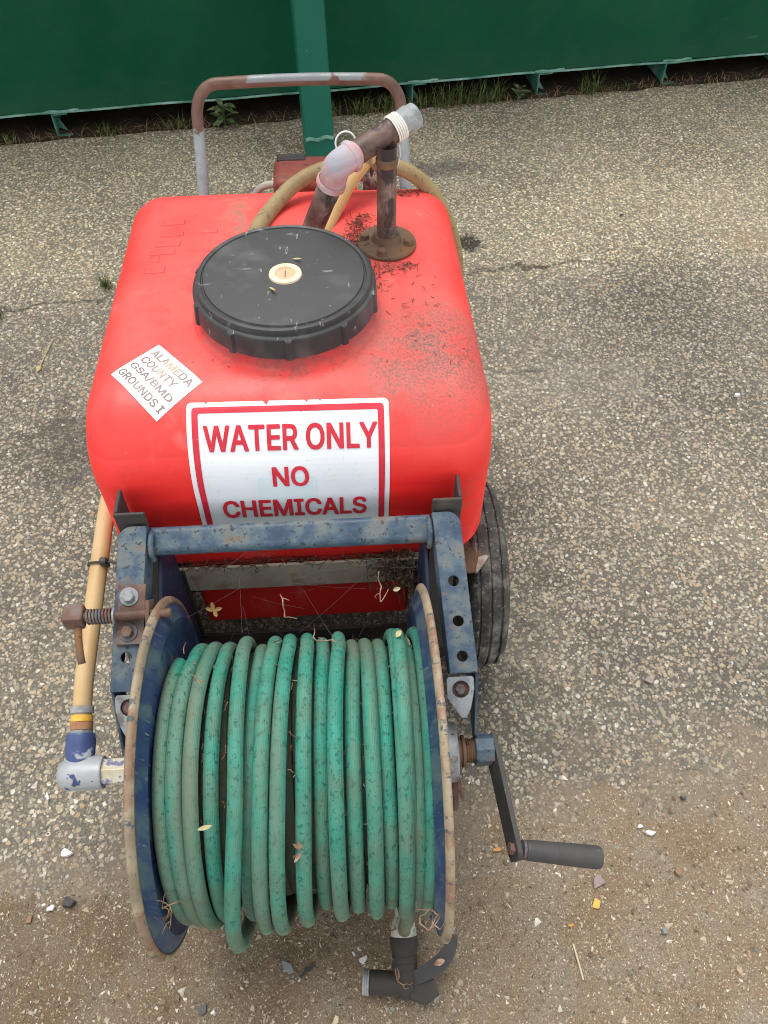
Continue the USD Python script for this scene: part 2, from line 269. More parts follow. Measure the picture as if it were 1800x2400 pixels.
def handle_rust(N, L, col):
    # the top of the handle has gone brown but for two rubbed patches, its legs are still zinc grey
    N['hx'] = ('separate_xyz', {}); N['hn'] = ('noise_texture', {'scale': 40.0, 'detail': 5.0}); N['hm'] = ('map_range', {'from_min': 0.3, 'from_max': 0.7, 'to_min': -0.012, 'to_max': 0.012})
    N['ha'] = ('math', {'math_type': 'add'}); N['hr'] = ('map_range', {'from_min': 0.730, 'from_max': 0.734, 'to_min': 0.0, 'to_max': 1.0, 'clamp': True}); N['hc'] = ('mix', {})
    N['hn2'] = ('noise_texture', {'scale': 30.0, 'detail': 4.0}); N['hr2'] = ('rgb_ramp', {'ramp': [(0.3, (0.085, 0.045, 0.033)), (0.55, (0.125, 0.070, 0.050)), (0.7, (0.155, 0.098, 0.074))]})
    N['hxa'] = ('math', {'math_type': 'add'}); N['hp'] = ('map_range', {'from_min': -0.085, 'from_max': -0.075, 'to_min': 0.0, 'to_max': 1.0, 'clamp': True}); N['hq'] = ('map_range', {'from_min': 0.160, 'from_max': 0.152, 'to_min': 0.0, 'to_max': 1.0, 'clamp': True}); N['hpq'] = ('math', {'math_type': 'multiply'})
    N['hg'] = ('map_range', {'from_min': 0.004, 'from_max': 0.006, 'to_min': 0.0, 'to_max': 1.0, 'clamp': True}); N['hgs'] = ('math', {'math_type': 'subtract', 'value2': 0.095}); N['hga'] = ('math', {'math_type': 'absolute'}); N['hpg'] = ('math', {'math_type': 'multiply'})
    N['hnx'] = ('separate_xyz', {}); N['hu'] = ('map_range', {'from_min': 0.1, 'from_max': 0.22, 'to_min': 0.0, 'to_max': 1.0, 'clamp': True}); N['hpu'] = ('math', {'math_type': 'multiply'}); N['hz'] = ('mix', {'color2': (0.18, 0.195, 0.20)})
    L.extend([('g.position', 'hx.vector'), ('g.position', 'hn.vector'), ('hn.fac', 'hm.value'), ('hx.z', 'ha.value1'), ('hm.result', 'ha.value2'), ('ha.value', 'hr.value'), ('g.position', 'hn2.vector'), ('hn2.fac', 'hr2.fac'),
              ('hx.x', 'hxa.value1'), ('hm.result', 'hxa.value2'), ('hxa.value', 'hp.value'), ('hxa.value', 'hq.value'), ('hp.result', 'hpq.value1'), ('hq.result', 'hpq.value2'), ('hxa.value', 'hgs.value1'), ('hgs.value', 'hga.value1'), ('hga.value', 'hg.value'), ('hpq.value', 'hpg.value1'), ('hg.result', 'hpg.value2'),
              ('g.normal', 'hnx.vector'), ('hnx.z', 'hu.value'), ('hu.result', 'hpu.value1'), ('hpg.value', 'hpu.value2'), ('hpu.value', 'hz.fac'), ('hr2.color', 'hz.color1'), ('hr.result', 'hc.fac'), (col, 'hc.color1'), ('hz.color', 'hc.color2')])
    return 'hc.color'
mk('handle_steel', [(0.35, (0.18, 0.225, 0.235)), (0.6, (0.27, 0.315, 0.325)), (0.75, (0.19, 0.20, 0.185))], 30, 6, 0.5, metallic=0.1, extra=handle_rust, bump=(120.0, 0.2, 0.001))
mk('grey_channel', [(0.35, (0.32, 0.265, 0.205)), (0.58, (0.42, 0.355, 0.28)), (0.70, (0.28, 0.20, 0.14))], 14, 7, 0.75, specks=[((0.03, 0.028, 0.025), 70.0, 0.66, 0.05)], bump=(150.0, 0.3, 0.001), bevel=0.0015)
mk('dark_steel', [(0.35, (0.022, 0.020, 0.019)), (0.6, (0.04, 0.036, 0.033)), (0.75, (0.09, 0.06, 0.045))], 20, 6, 0.6, specks=[((0.14, 0.12, 0.10), 50.0, 0.69, 0.05, None, 0.7)], bump=(140.0, 0.3, 0.001), bevel=0.0015)
mk('plate_pale', [(0.35, (0.22, 0.15, 0.10)), (0.5, (0.38, 0.34, 0.30)), (0.7, (0.46, 0.43, 0.40))], 25, 6, 0.6, bevel=0.001)
mk('tyre_rubber', [(0.34, (0.034, 0.033, 0.030)), (0.50, (0.066, 0.063, 0.057)), (0.66, (0.17, 0.158, 0.14))], 26, 7, 0.85, specks=[((0.30, 0.28, 0.25), 110.0, 0.59, 0.07, None, 0.6), ((0.025, 0.024, 0.022), 60.0, 0.60, 0.05, (1.0, 2.5, 2.5), 0.6)], bump=(130.0, 0.8, 0.002), spec=0.2)
mk('rim_white', [(0.3, (0.4, 0.4, 0.38)), (0.7, (0.5, 0.49, 0.46))], 20, 5, 0.5)
mk('black_rubber', [(0.3, (0.018, 0.018, 0.020)), (0.7, (0.035, 0.034, 0.034))], 30, 6, 0.5, up=((0.07, 0.066, 0.062), 0.6), bump=(200.0, 0.2, 0.001))
mk('grip_grey', [(0.3, (0.028, 0.028, 0.030)), (0.7, (0.052, 0.050, 0.049))], 25, 6, 0.6, up=((0.09, 0.084, 0.08), 0.6), specks=[((0.16, 0.15, 0.14), 70.0, 0.66, 0.05, (0.4, 1.0, 1.0), 0.6), ((0.10, 0.07, 0.05), 30.0, 0.62, 0.1, None, 0.4)], bump=(220.0, 0.4, 0.001))
mk('nozzle_black', [(0.3, (0.020, 0.018, 0.016)), (0.7, (0.036, 0.031, 0.026))], 30, 6, 0.65, up=((0.045, 0.036, 0.028), 0.4), specks=[((0.25, 0.2, 0.15), 240.0, 0.72, 0.05)], bump=(200.0, 0.3, 0.001))
def turn_dirt(N, L, col):
    # each turn has weathered differently: dust lies on some and has been rubbed off others
    N['tm'] = ('mapping', {'scale': (42.0, 2.6, 2.6)}); N['tn'] = ('noise_texture', {'scale': 1.0, 'detail': 4.0, 'roughness': 0.55}); N['tr'] = ('map_range', {'from_min': 0.46, 'from_max': 0.70, 'to_min': 0.0, 'to_max': 0.70, 'clamp': True}); N['tx'] = ('mix', {'color2': (0.135, 0.150, 0.105)})
    L.extend([('g.position', 'tm.vector'), ('tm.vector', 'tn.vector'), ('tn.fac', 'tr.value'), ('tr.result', 'tx.fac'), (col, 'tx.color1')])
    return 'tx.color'
mk('hose_green', [(0.34, (0.020, 0.225, 0.165)), (0.48, (0.046, 0.235, 0.172)), (0.60, (0.090, 0.220, 0.162)), (0.72, (0.115, 0.19, 0.135))], 8, 6, 0.6, specks=[((0.014, 0.095, 0.078), 165.0, 0.575, 0.03, (1.0, 0.8, 0.8), 0.85), ((0.008, 0.06, 0.05), 200.0, 0.63, 0.03, None, 0.5), ((0.30, 0.36, 0.30), 420.0, 0.72, 0.03, None, 0.6)],
   second=([(0.35, (1, 1, 1)), (0.6, (0.86, 0.8, 0.78))], 33.0), lowdirt=((0.120, 0.108, 0.072), 0.17, 0.50, 1.0), ribs=(26, 0.22, 0.0006), bump=(260.0, 0.10, 0.001), spec=0.22, extra=turn_dirt)
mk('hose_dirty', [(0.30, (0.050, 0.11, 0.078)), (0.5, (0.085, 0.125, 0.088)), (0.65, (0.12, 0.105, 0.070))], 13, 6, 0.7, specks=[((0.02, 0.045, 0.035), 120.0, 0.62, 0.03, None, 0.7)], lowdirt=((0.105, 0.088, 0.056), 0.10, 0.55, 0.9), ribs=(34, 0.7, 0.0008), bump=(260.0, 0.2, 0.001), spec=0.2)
mk('tan_hose', [(0.32, (0.42, 0.27, 0.115)), (0.55, (0.50, 0.345, 0.17)), (0.7, (0.52, 0.40, 0.24))], 9, 5, 0.55, specks=[((0.13, 0.085, 0.045), 60.0, 0.69, 0.04, None, 0.7)], bump=(200.0, 0.15, 0.001))
mk('olive_hose', [(0.32, (0.20, 0.135, 0.058)), (0.5, (0.27, 0.20, 0.095)), (0.68, (0.20, 0.165, 0.09))], 12, 6, 0.7, specks=[((0.09, 0.065, 0.03), 90.0, 0.60, 0.06, None, 0.7), ((0.36, 0.30, 0.19), 140.0, 0.64, 0.05)], bump=(160.0, 0.3, 0.001))
mk('orange_hose', [(0.32, (0.42, 0.215, 0.075)), (0.55, (0.48, 0.28, 0.11)), (0.7, (0.40, 0.28, 0.14))], 12, 5, 0.6, specks=[((0.15, 0.08, 0.035), 70.0, 0.68, 0.05)], bump=(160.0, 0.2, 0.001))
mk('yellow_tape', [(0.3, (0.62, 0.33, 0.03)), (0.7, (0.70, 0.42, 0.07))], 40, 4, 0.5)
mk('brown_tape', [(0.3, (0.26, 0.11, 0.05)), (0.7, (0.36, 0.19, 0.10))], 60, 5, 0.7)
mk('elbow_paint', [(0.36, (0.27, 0.29, 0.305)), (0.64, (0.35, 0.365, 0.375)), (0.655, (0.035, 0.055, 0.145)), (0.7, (0.05, 0.07, 0.17))], 20, 4, 0.4, metallic=0.1, bump=(90.0, 0.25, 0.001), specks=[((0.03, 0.03, 0.03), 60.0, 0.72, 0.02)])
mk('elbow_blue', [(0.36, (0.035, 0.055, 0.145)), (0.58, (0.05, 0.075, 0.18)), (0.62, (0.42, 0.44, 0.46))], 20, 4, 0.4, bump=(90.0, 0.25, 0.001))
mk('brass_nut', [(0.40, (0.52, 0.45, 0.30)), (0.52, (0.60, 0.55, 0.44)), (0.56, (0.20, 0.20, 0.30)), (0.7, (0.12, 0.13, 0.22))], 32, 4, 0.35, metallic=0.4, bevel=0.0015)
mk('white_string', [(0.3, (0.66, 0.62, 0.54)), (0.7, (0.78, 0.75, 0.68))], 40, 3, 0.8)
mk('white_plastic', [(0.3, (0.70, 0.70, 0.70)), (0.7, (0.78, 0.78, 0.78))], 20, 3, 0.35)
mk('clear_sleeve', [(0.35, (0.22, 0.26, 0.22)), (0.5, (0.42, 0.44, 0.38)), (0.62, (0.52, 0.47, 0.33))], 60, 5, 0.22, coat=0.5)
mk('engine_red', [(0.35, (0.14, 0.025, 0.018)), (0.6, (0.20, 0.045, 0.03)), (0.72, (0.10, 0.05, 0.04))], 22, 6, 0.55, specks=[((0.03, 0.02, 0.02), 50.0, 0.62, 0.05)], bevel=0.002)
mk('orange_plastic', [(0.3, (0.80, 0.11, 0.015)), (0.7, (0.85, 0.15, 0.03))], 20, 3, 0.4)
mk('pale_grey', [(0.3, (0.32, 0.31, 0.26)), (0.7, (0.42, 0.40, 0.35))], 30, 5, 0.6)
def scuffs(N, L, col):
    N['sc'] = ('noise_texture', {'scale': 5.0, 'detail': 7.0, 'roughness': 0.7}); N['scm'] = ('mapping', {'scale': (1.0, 1.0, 6.0)}); N['scr'] = ('map_range', {'from_min': 0.66, 'from_max': 0.70, 'to_min': 0.0, 'to_max': 0.25, 'clamp': True}); N['scx'] = ('mix', {'color2': (0.06, 0.16, 0.11)})
    L.extend([('g.position', 'scm.vector'), ('scm.vector', 'sc.vector'), ('sc.fac', 'scr.value'), ('scr.result', 'scx.fac'), (col, 'scx.color1')])
    return 'scx.color'
mk('green_paint', [(0.3, (0.0008, 0.042, 0.022)), (0.5, (0.0018, 0.053, 0.0255)), (0.7, (0.0060, 0.066, 0.027))], 1.6, 7, 0.5, second=([(0.35, (0.95, 0.96, 0.96)), (0.65, (1.05, 1.04, 1.02))], 3.0), lowdirt=((0.020, 0.060, 0.040), 0.06, 0.22, 0.5), specks=[((0.16, 0.26, 0.22), 75.0, 0.765, 0.02)], bump=(3.0, 0.25, 0.02), extra=scuffs, spec=0.12)
mk('green_post_lit', [(0.3, (0.003, 0.082, 0.052)), (0.7, (0.006, 0.100, 0.064))], 6, 6, 0.5, spec=0.25, specks=[((0.12, 0.24, 0.19), 60.0, 0.74, 0.02)], bevel=0.004)  # paler than the wall: sky light on the tilted face painted in
mk('green_edge', [(0.35, (0.03, 0.13, 0.09)), (0.5, (0.12, 0.25, 0.20)), (0.65, (0.20, 0.33, 0.28))], 14, 6, 0.5, specks=[((0.06, 0.05, 0.03), 40.0, 0.66, 0.04)])
mk('green_foot', [(0.35, (0.010, 0.085, 0.055)), (0.55, (0.04, 0.15, 0.11)), (0.7, (0.16, 0.24, 0.21))], 18, 6, 0.5)
mk('underside', [(0.3, (0.012, 0.014, 0.012)), (0.7, (0.02, 0.02, 0.017))], 4, 4, 0.9)
def leafy(name, ramp, scale=60):
    MAT[name] = usdkit.material(stage, f'/World/Looks/{name}', {
        'g': ('geometry', {}), 'n': ('noise_texture', {'scale': scale, 'detail': 3.0}), 'h': ('map_range', {'from_min': 0.30, 'from_max': 0.70, 'to_min': 0.0, 'to_max': 1.0, 'clamp': True}), 'r': ('rgb_ramp', {'ramp': ramp}), 'd': ('principled_bsdf', {'roughness': 0.6, 'specular_ior_level': 0.3}), 't': ('translucent_bsdf', {}), 'm': ('mix_closure', {'fac': 0.3})},
        [('g.position', 'n.vector'), ('n.fac', 'h.value'), ('h.result', 'r.fac'), ('r.color', 'd.base_color'), ('r.color', 't.color'), ('d.BSDF', 'm.closure1'), ('t.BSDF', 'm.closure2')], surface='m.closure')
leafy('grass_green', [(0.2, (0.035, 0.070, 0.018)), (0.5, (0.07, 0.115, 0.030)), (0.85, (0.21, 0.19, 0.075))])
leafy('grass_dry', [(0.2, (0.13, 0.075, 0.04)), (0.5, (0.22, 0.14, 0.075)), (0.8, (0.36, 0.26, 0.15))])
leafy('weed_leaf', [(0.2, (0.06, 0.11, 0.04)), (0.5, (0.11, 0.165, 0.065)), (0.8, (0.22, 0.265, 0.125))])
leafy('dead_needles', [(0.2, (0.045, 0.032, 0.021)), (0.55, (0.10, 0.070, 0.045)), (0.85, (0.26, 0.18, 0.11))], 110)
leafy('dry_twig', [(0.2, (0.22, 0.115, 0.07)), (0.5, (0.36, 0.22, 0.145)), (0.8, (0.52, 0.38, 0.28))])
leafy('yellow_leaf', [(0.2, (0.50, 0.40, 0.16)), (0.5, (0.60, 0.50, 0.24)), (0.8, (0.66, 0.58, 0.36))])
leafy('ochre_leaf', [(0.2, (0.22, 0.14, 0.05)), (0.5, (0.34, 0.24, 0.10)), (0.8, (0.42, 0.33, 0.17))])
leafy('cobweb', [(0.2, (0.45, 0.44, 0.42)), (0.8, (0.6, 0.59, 0.57))])
def island(name, ramp, rough=0.75, noise=90.0, spec=0.3):
    """each loose piece of the mesh takes a colour of its own from the ramp (primvar tint)"""
    MAT[name] = usdkit.material(stage, f'/World/Looks/{name}', {
        'g': ('geometry', {}), 't': ('attribute', {'attribute': 'tint'}), 'r': ('rgb_ramp', {'ramp': ramp, 'interpolate': True}), 'n': ('noise_texture', {'scale': noise, 'detail': 4.0}), 'nr': ('rgb_ramp', {'ramp': [(0.3, (0.7, 0.68, 0.66)), (0.65, (1.05, 1.05, 1.05))]}), 'm': ('mix', {'mix_type': 'multiply', 'fac': 1.0}), 'p': ('principled_bsdf', {'roughness': rough, 'specular_ior_level': spec})},
        [('t.fac', 'r.fac'), ('g.position', 'n.vector'), ('n.fac', 'nr.fac'), ('r.color', 'm.color1'), ('nr.color', 'm.color2'), ('m.color', 'p.base_color')], surface='p.BSDF')
STONES = [(0.0, (0.105, 0.098, 0.086)), (0.15, (0.19, 0.176, 0.148)), (0.32, (0.305, 0.270, 0.198)), (0.45, (0.25, 0.245, 0.216)), (0.56, (0.365, 0.320, 0.232)), (0.68, (0.415, 0.363, 0.270)), (0.76, (0.375, 0.280, 0.172)), (0.83, (0.315, 0.232, 0.175)), (0.93, (0.46, 0.428, 0.355)), (1.0, (0.59, 0.565, 0.495))]
island('aggregate', STONES)
island('soil_bits', [(0.0, (0.03, 0.022, 0.015)), (0.5, (0.06, 0.044, 0.03)), (0.85, (0.11, 0.075, 0.045)), (1.0, (0.22, 0.15, 0.09))])  # soil and litter, darkened to suit the shaded gap under the container
island('dirt_crumbs', [(0.0, (0.12, 0.090, 0.060)), (0.30, (0.20, 0.152, 0.10)), (0.55, (0.30, 0.235, 0.16)), (0.78, (0.44, 0.37, 0.265)), (1.0, (0.68, 0.63, 0.53))])
for nm, c in {'flake_white': (0.62, 0.61, 0.58), 'flake_cream': (0.52, 0.44, 0.30), 'flake_yellow': (0.60, 0.36, 0.07), 'flake_orange': (0.48, 0.24, 0.06), 'flake_mauve': (0.24, 0.185, 0.175), 'flake_grey': (0.20, 0.205, 0.21), 'flake_dark': (0.03, 0.028, 0.03), 'flake_pink': (0.50, 0.19, 0.18), 'flake_brown': (0.22, 0.13, 0.065), 'flake_slate': (0.075, 0.075, 0.078)}.items():
    c = np.array(c)
    mk(nm, [(0.3, tuple(c * 0.8)), (0.7, tuple(np.minimum(c * 1.12, 0.8)))], 70, 4, 0.6, bump=(200.0, 0.3, 0.001))

# asphalt with exposed aggregate; world-space stones, stains, a seam
def asphalt():
    N = {'g': ('geometry', {}), 'p': ('principled_bsdf', {'roughness': 0.85, 'specular_ior_level': 0.25})}
    L = []
    N['n0'] = ('noise_texture', {'scale': 2.3, 'detail': 6.0, 'roughness': 0.6}); N['r0'] = ('rgb_ramp', {'ramp': [(0.3, (0.100, 0.093, 0.078)), (0.5, (0.130, 0.120, 0.099)), (0.7, (0.162, 0.148, 0.120))]})
    N['n1'] = ('noise_texture', {'scale': 230.0, 'detail': 5.0, 'roughness': 0.75}); N['r1'] = ('rgb_ramp', {'ramp': [(0.28, (0.30, 0.30, 0.30)), (0.5, (1.0, 1.0, 1.0)), (0.72, (1.9, 1.85, 1.75))]}); N['m1'] = ('mix', {'mix_type': 'multiply', 'fac': 1.0})
    L += [('g.position', 'n0.vector'), ('n0.fac', 'r0.fac'), ('g.position', 'n1.vector'), ('n1.fac', 'r1.fac'), ('r0.color', 'm1.color1'), ('r1.color', 'm1.color2')]
    col = 'm1.color'; heights = []
    for i, (sc, th, wob) in enumerate(((84.0, 0.42, 0.005), (150.0, 0.43, 0.003), (58.0, 0.28, 0.007))):
        N[f'wn{i}'] = ('noise_texture', {'scale': sc * 0.9, 'detail': 3.0}); N[f'ws{i}'] = ('vector_math', {'math_type': 'multiply', 'vector2': (wob * 2, wob * 2, 0)}); N[f'wa{i}'] = ('vector_math', {'math_type': 'add'})
        N[f'v{i}'] = ('voronoi_texture', {'dimensions': '2D', 'scale': sc, 'randomness': 1.0}); N[f't{i}'] = ('map_range', {'from_min': th, 'from_max': th - 0.09, 'to_min': 0.0, 'to_max': 1.0, 'clamp': True})
        N[f'c{i}'] = ('separate_color', {}); N[f'cr{i}'] = ('rgb_ramp', {'ramp': STONES}); N[f'pk{i}'] = ('math', {'math_type': 'greater_than', 'value2': (0.42, 0.5, 0.45)[i]}); N[f'mm{i}'] = ('math', {'math_type': 'multiply'}); N[f'x{i}'] = ('mix', {})
        L += [('g.position', f'wn{i}.vector'), (f'wn{i}.color', f'ws{i}.vector1'), ('g.position', f'wa{i}.vector1'), (f'ws{i}.vector', f'wa{i}.vector2'), (f'wa{i}.vector', f'v{i}.vector'), (f'v{i}.distance', f't{i}.value'), (f'v{i}.color', f'c{i}.color'), (f'c{i}.r', f'cr{i}.fac'), (f'c{i}.g', f'pk{i}.value1'), (f't{i}.result', f'mm{i}.value1'), (f'pk{i}.value', f'mm{i}.value2'), (f'mm{i}.value', f'x{i}.fac'), (col, f'x{i}.color1'), (f'cr{i}.color', f'x{i}.color2')]
        col = f'x{i}.color'; heights.append(f'mm{i}.value')
    # large tonal patches: oil, tyre polish, a brown dust film
    N['n5'] = ('noise_texture', {'scale': 1.1, 'detail': 5.0, 'roughness': 0.65}); N['r5'] = ('rgb_ramp', {'ramp': [(0.30, (0.72, 0.71, 0.72)), (0.46, (0.93, 0.92, 0.90)), (0.62, (1.1, 1.08, 1.03)), (0.75, (1.2, 1.13, 1.02))]}); N['m5'] = ('mix', {'mix_type': 'multiply', 'fac': 1.0})
    L += [('g.position', 'n5.vector'), ('n5.fac', 'r5.fac'), (col, 'm5.color1'), ('r5.color', 'm5.color2')]; col = 'm5.color'
    N['px'] = ('separate_xyz', {}); L.append(('g.position', 'px.vector'))
    # the older pour behind the seam is paler and browner
    N['zm'] = ('map_range', {'from_min': 1.55, 'from_max': 1.75, 'to_min': 0.0, 'to_max': 1.0, 'clamp': True}); N['zr'] = ('rgb_ramp', {'ramp': [(0.0, (1.0, 1.0, 1.0)), (1.0, (1.38, 1.36, 1.27))]}); N['zx'] = ('mix', {'mix_type': 'multiply', 'fac': 1.0})
    L += [('px.y', 'zm.value'), ('zm.result', 'zr.fac'), (col, 'zx.color1'), ('zr.color', 'zx.color2')]; col = 'zx.color'
    def spot(tag, c, p, sx, r0, r1, amt, nscale):
        nonlocal col
        N[tag + 'a'] = ('vector_math', {'math_type': 'subtract', 'vector2': p}); N[tag + 'b'] = ('vector_math', {'math_type': 'multiply', 'vector2': sx}); N[tag + 'c'] = ('vector_math', {'math_type': 'length'})
        N[tag + 'n'] = ('noise_texture', {'scale': nscale, 'detail': 6.0, 'roughness': 0.7}); N[tag + 'k'] = ('map_range', {'from_min': 0.3, 'from_max': 0.7, 'to_min': -(r1 - r0), 'to_max': r1 - r0}); N[tag + 's'] = ('math', {'math_type': 'add'})
        N[tag + 'd'] = ('map_range', {'from_min': r1, 'from_max': r0, 'to_min': 0.0, 'to_max': amt, 'clamp': True}); N[tag + 'x'] = ('mix', {'color2': c})
        L.extend([('g.position', tag + 'a.vector1'), (tag + 'a.vector', tag + 'b.vector1'), (tag + 'b.vector', tag + 'c.vector1'), (tag + 'c.value', tag + 's.value1'), ('g.position', tag + 'n.vector'), (tag + 'n.fac', tag + 'k.value'), (tag + 'k.result', tag + 's.value2'), (tag + 's.value', tag + 'd.value'), (tag + 'd.result', tag + 'x.fac'), (col, tag + 'x.color1')])
        col = tag + 'x.color'
    spot('w0', (0.018, 0.016, 0.014), (0.511, 1.835, 0), (1.0, 0.9, 0), 0.03, 0.055, 0.9, 60.0)
    spot('w1', (0.058, 0.056, 0.058), (0.47, 2.30, 0), (0.55, 1.6, 0), 0.05, 0.10, 0.6, 20.0)
    spot('w2', (0.045, 0.04, 0.036), (-0.62, 1.02, 0), (1.0, 0.8, 0), 0.05, 0.16, 0.6, 14.0)
    spot('w3', (0.26, 0.155, 0.085), (1.42, 1.80, 0), (1.0, 1.4, 0), 0.02, 0.10, 0.35, 30.0)
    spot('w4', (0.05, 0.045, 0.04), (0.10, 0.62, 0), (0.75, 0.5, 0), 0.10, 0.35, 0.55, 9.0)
    spot('w6', (0.04, 0.036, 0.031), (0.60, 1.215, 0), (0.22, 2.4, 0), 0.004, 0.016, 0.9, 40.0)
    spot('w7', (0.05, 0.045, 0.038), (-0.78, 0.42, 0), (0.8, 1.0, 0), 0.02, 0.16, 0.45, 18.0)
    spot('w5', (0.33, 0.30, 0.26), (0.70, 1.15, 0), (0.8, 1.6, 0), 0.02, 0.25, 0.22, 12.0)
    # brown dust carried past the edge of the dirt
    N['dn'] = ('noise_texture', {'scale': 9.0, 'detail': 7.0, 'roughness': 0.7}); N['dk'] = ('map_range', {'from_min': 0.3, 'from_max': 0.7, 'to_min': -0.14, 'to_max': 0.14}); N['dl'] = ('math', {'math_type': 'multiply_add', 'value2': -0.105, 'value3': 0.0}); N['da'] = ('math', {'math_type': 'add'}); N['db'] = ('math', {'math_type': 'add'}); N['dd'] = ('map_range', {'from_min': 0.08, 'from_max': -0.05, 'to_min': 0.0, 'to_max': 0.8, 'clamp': True}); N['dx'] = ('mix', {'color2': (0.21, 0.165, 0.115)})
    L += [('g.position', 'dn.vector'), ('dn.fac', 'dk.value'), ('px.x', 'dl.value1'), ('px.y', 'da.value1'), ('dl.value', 'da.value2'), ('da.value', 'db.value1'), ('dk.result', 'db.value2'), ('db.value', 'dd.value'), ('dd.result', 'dx.fac'), (col, 'dx.color1')]; col = 'dx.color'
    # the seam between two pours
    N['qn'] = ('noise_texture', {'scale': 5.0, 'detail': 6.0, 'roughness': 0.6}); N['qk'] = ('map_range', {'from_min': 0.3, 'from_max': 0.7, 'to_min': -0.05, 'to_max': 0.05}); N['qs'] = ('math', {'math_type': 'multiply_add', 'value2': -0.055, 'value3': -1.645}); N['qa'] = ('math', {'math_type': 'add'}); N['qb'] = ('math', {'math_type': 'add'}); N['qc'] = ('math', {'math_type': 'absolute'})
    N['qd'] = ('map_range', {'from_min': 0.012, 'from_max': 0.003, 'to_min': 0.0, 'to_max': 1.0, 'clamp': True}); N['qg'] = ('noise_texture', {'scale': 2.0, 'detail': 3.0}); N['qh'] = ('map_range', {'from_min': 0.38, 'from_max': 0.6, 'to_min': 0.0, 'to_max': 0.75, 'clamp': True}); N['qm'] = ('math', {'math_type': 'multiply'}); N['qx'] = ('mix', {'color2': (0.03, 0.026, 0.02)})
    L += [('g.position', 'qn.vector'), ('qn.fac', 'qk.value'), ('px.x', 'qs.value1'), ('px.y', 'qa.value1'), ('qs.value', 'qa.value2'), ('qa.value', 'qb.value1'), ('qk.result', 'qb.value2'), ('qb.value', 'qc.value1'), ('qc.value', 'qd.value'), ('g.position', 'qg.vector'), ('qg.fac', 'qh.value'), ('qd.result', 'qm.value1'), ('qh.result', 'qm.value2'), ('qm.value', 'qx.fac'), (col, 'qx.color1')]; col = 'qx.color'
    L.append((col, 'p.base_color'))
    N['h0'] = ('math', {'math_type': 'add'}); N['h1'] = ('math', {'math_type': 'multiply_add', 'value2': 0.8}); N['h2'] = ('math', {'math_type': 'multiply_add', 'value2': -1.5}); N['b'] = ('bump', {'strength': 0.75, 'distance': 0.0022})
    L += [(heights[0], 'h0.value1'), (heights[1], 'h0.value2'), ('n1.fac', 'h1.value1'), ('h0.value', 'h1.value3'), ('qm.value', 'h2.value1'), ('h1.value', 'h2.value3'), ('h2.value', 'b.height'), ('b.normal', 'p.normal')]
    MAT['asphalt'] = usdkit.material(stage, '/World/Looks/asphalt', N, L, surface='p.BSDF')
asphalt()
def damp(N, L, col):
    N['da'] = ('vector_math', {'math_type': 'subtract', 'vector2': (-0.50, -0.20, 0.0)}); N['dl'] = ('vector_math', {'math_type': 'length'}); N['dn'] = ('noise_texture', {'scale': 8.0, 'detail': 6.0}); N['dk'] = ('map_range', {'from_min': 0.3, 'from_max': 0.7, 'to_min': -0.16, 'to_max': 0.16}); N['ds'] = ('math', {'math_type': 'add'})
    N['dr'] = ('map_range', {'from_min': 0.48, 'from_max': 0.12, 'to_min': 0.0, 'to_max': 0.55, 'clamp': True}); N['dx'] = ('mix', {'mix_type': 'multiply', 'color2': (0.50, 0.46, 0.44)})
    L.extend([('g.position', 'da.vector1'), ('da.vector', 'dl.vector1'), ('g.position', 'dn.vector'), ('dn.fac', 'dk.value'), ('dl.value', 'ds.value1'), ('dk.result', 'ds.value2'), ('ds.value', 'dr.value'), ('dr.result', 'dx.fac'), (col, 'dx.color1')])
    return 'dx.color'
mk('dirt', [(0.3, (0.180, 0.130, 0.082)), (0.46, (0.215, 0.162, 0.108)), (0.58, (0.222, 0.180, 0.130)), (0.70, (0.235, 0.203, 0.158))], 7, 7, 0.92, second=([(0.30, (0.58, 0.56, 0.54)), (0.5, (0.95, 0.95, 0.95)), (0.70, (1.5, 1.47, 1.4))], 420.0), specks=[((0.50, 0.43, 0.31), 210.0, 0.62, 0.04, None, 0.85), ((0.42, 0.36, 0.26), 110.0, 0.67, 0.03, None, 0.7), ((0.30, 0.27, 0.22), 60.0, 0.68, 0.03, None, 0.6)], bump=(170.0, 0.9, 0.004), spec=0.15, rough_var=0, extra=damp)

# ---------------------------------------------------------------- ground
rng = np.random.default_rng(7)
def grid(x0, x1, nx, y0, y1, ny, zf):
    X, Y = np.meshgrid(np.linspace(x0, x1, nx), np.linspace(y0, y1, ny))
    V = np.stack([X.ravel(), Y.ravel(), zf(X, Y).ravel()], 1)
    i, j = np.meshgrid(np.arange(ny - 1), np.arange(nx - 1), indexing='ij'); q = (i * nx + j).ravel()
    return V, np.vstack([np.stack([q, q + 1, q + nx + 1], 1), np.stack([q, q + nx + 1, q + nx], 1)])
single('ground', grid(-60, 60, 13, -40, 80, 13, lambda X, Y: 0 * X), 'asphalt', kind='structure', smooth=False)
def dirt_edge(x): return np.interp(x, [-0.9, -0.556, -0.33, 0.267, 0.54, 0.87, 1.3], [-0.09, -0.079, -0.072, -0.03, 0.045, 0.062, 0.12])
def dirt_z(X, Y):
    d = dirt_edge(X) - Y                                   # distance inside the dirt
    p = np.stack([X, Y, 0 * X], -1)
    n = meshkit.fbm(p * 11, 5, 3) - 0.5
    fine = meshkit.fbm(p * 95, 3, 9) - 0.5
    return -0.004 + 0.016 * np.clip((d + n * 0.16) / 0.14 + 0.1, -0.4, 1) * 0.75 + 0.006 * n + 0.0036 * fine
single('dirt_patch', grid(-0.85, 1.15, 520, -0.75, 0.28, 300, dirt_z), 'dirt', kind='structure', smooth=True)

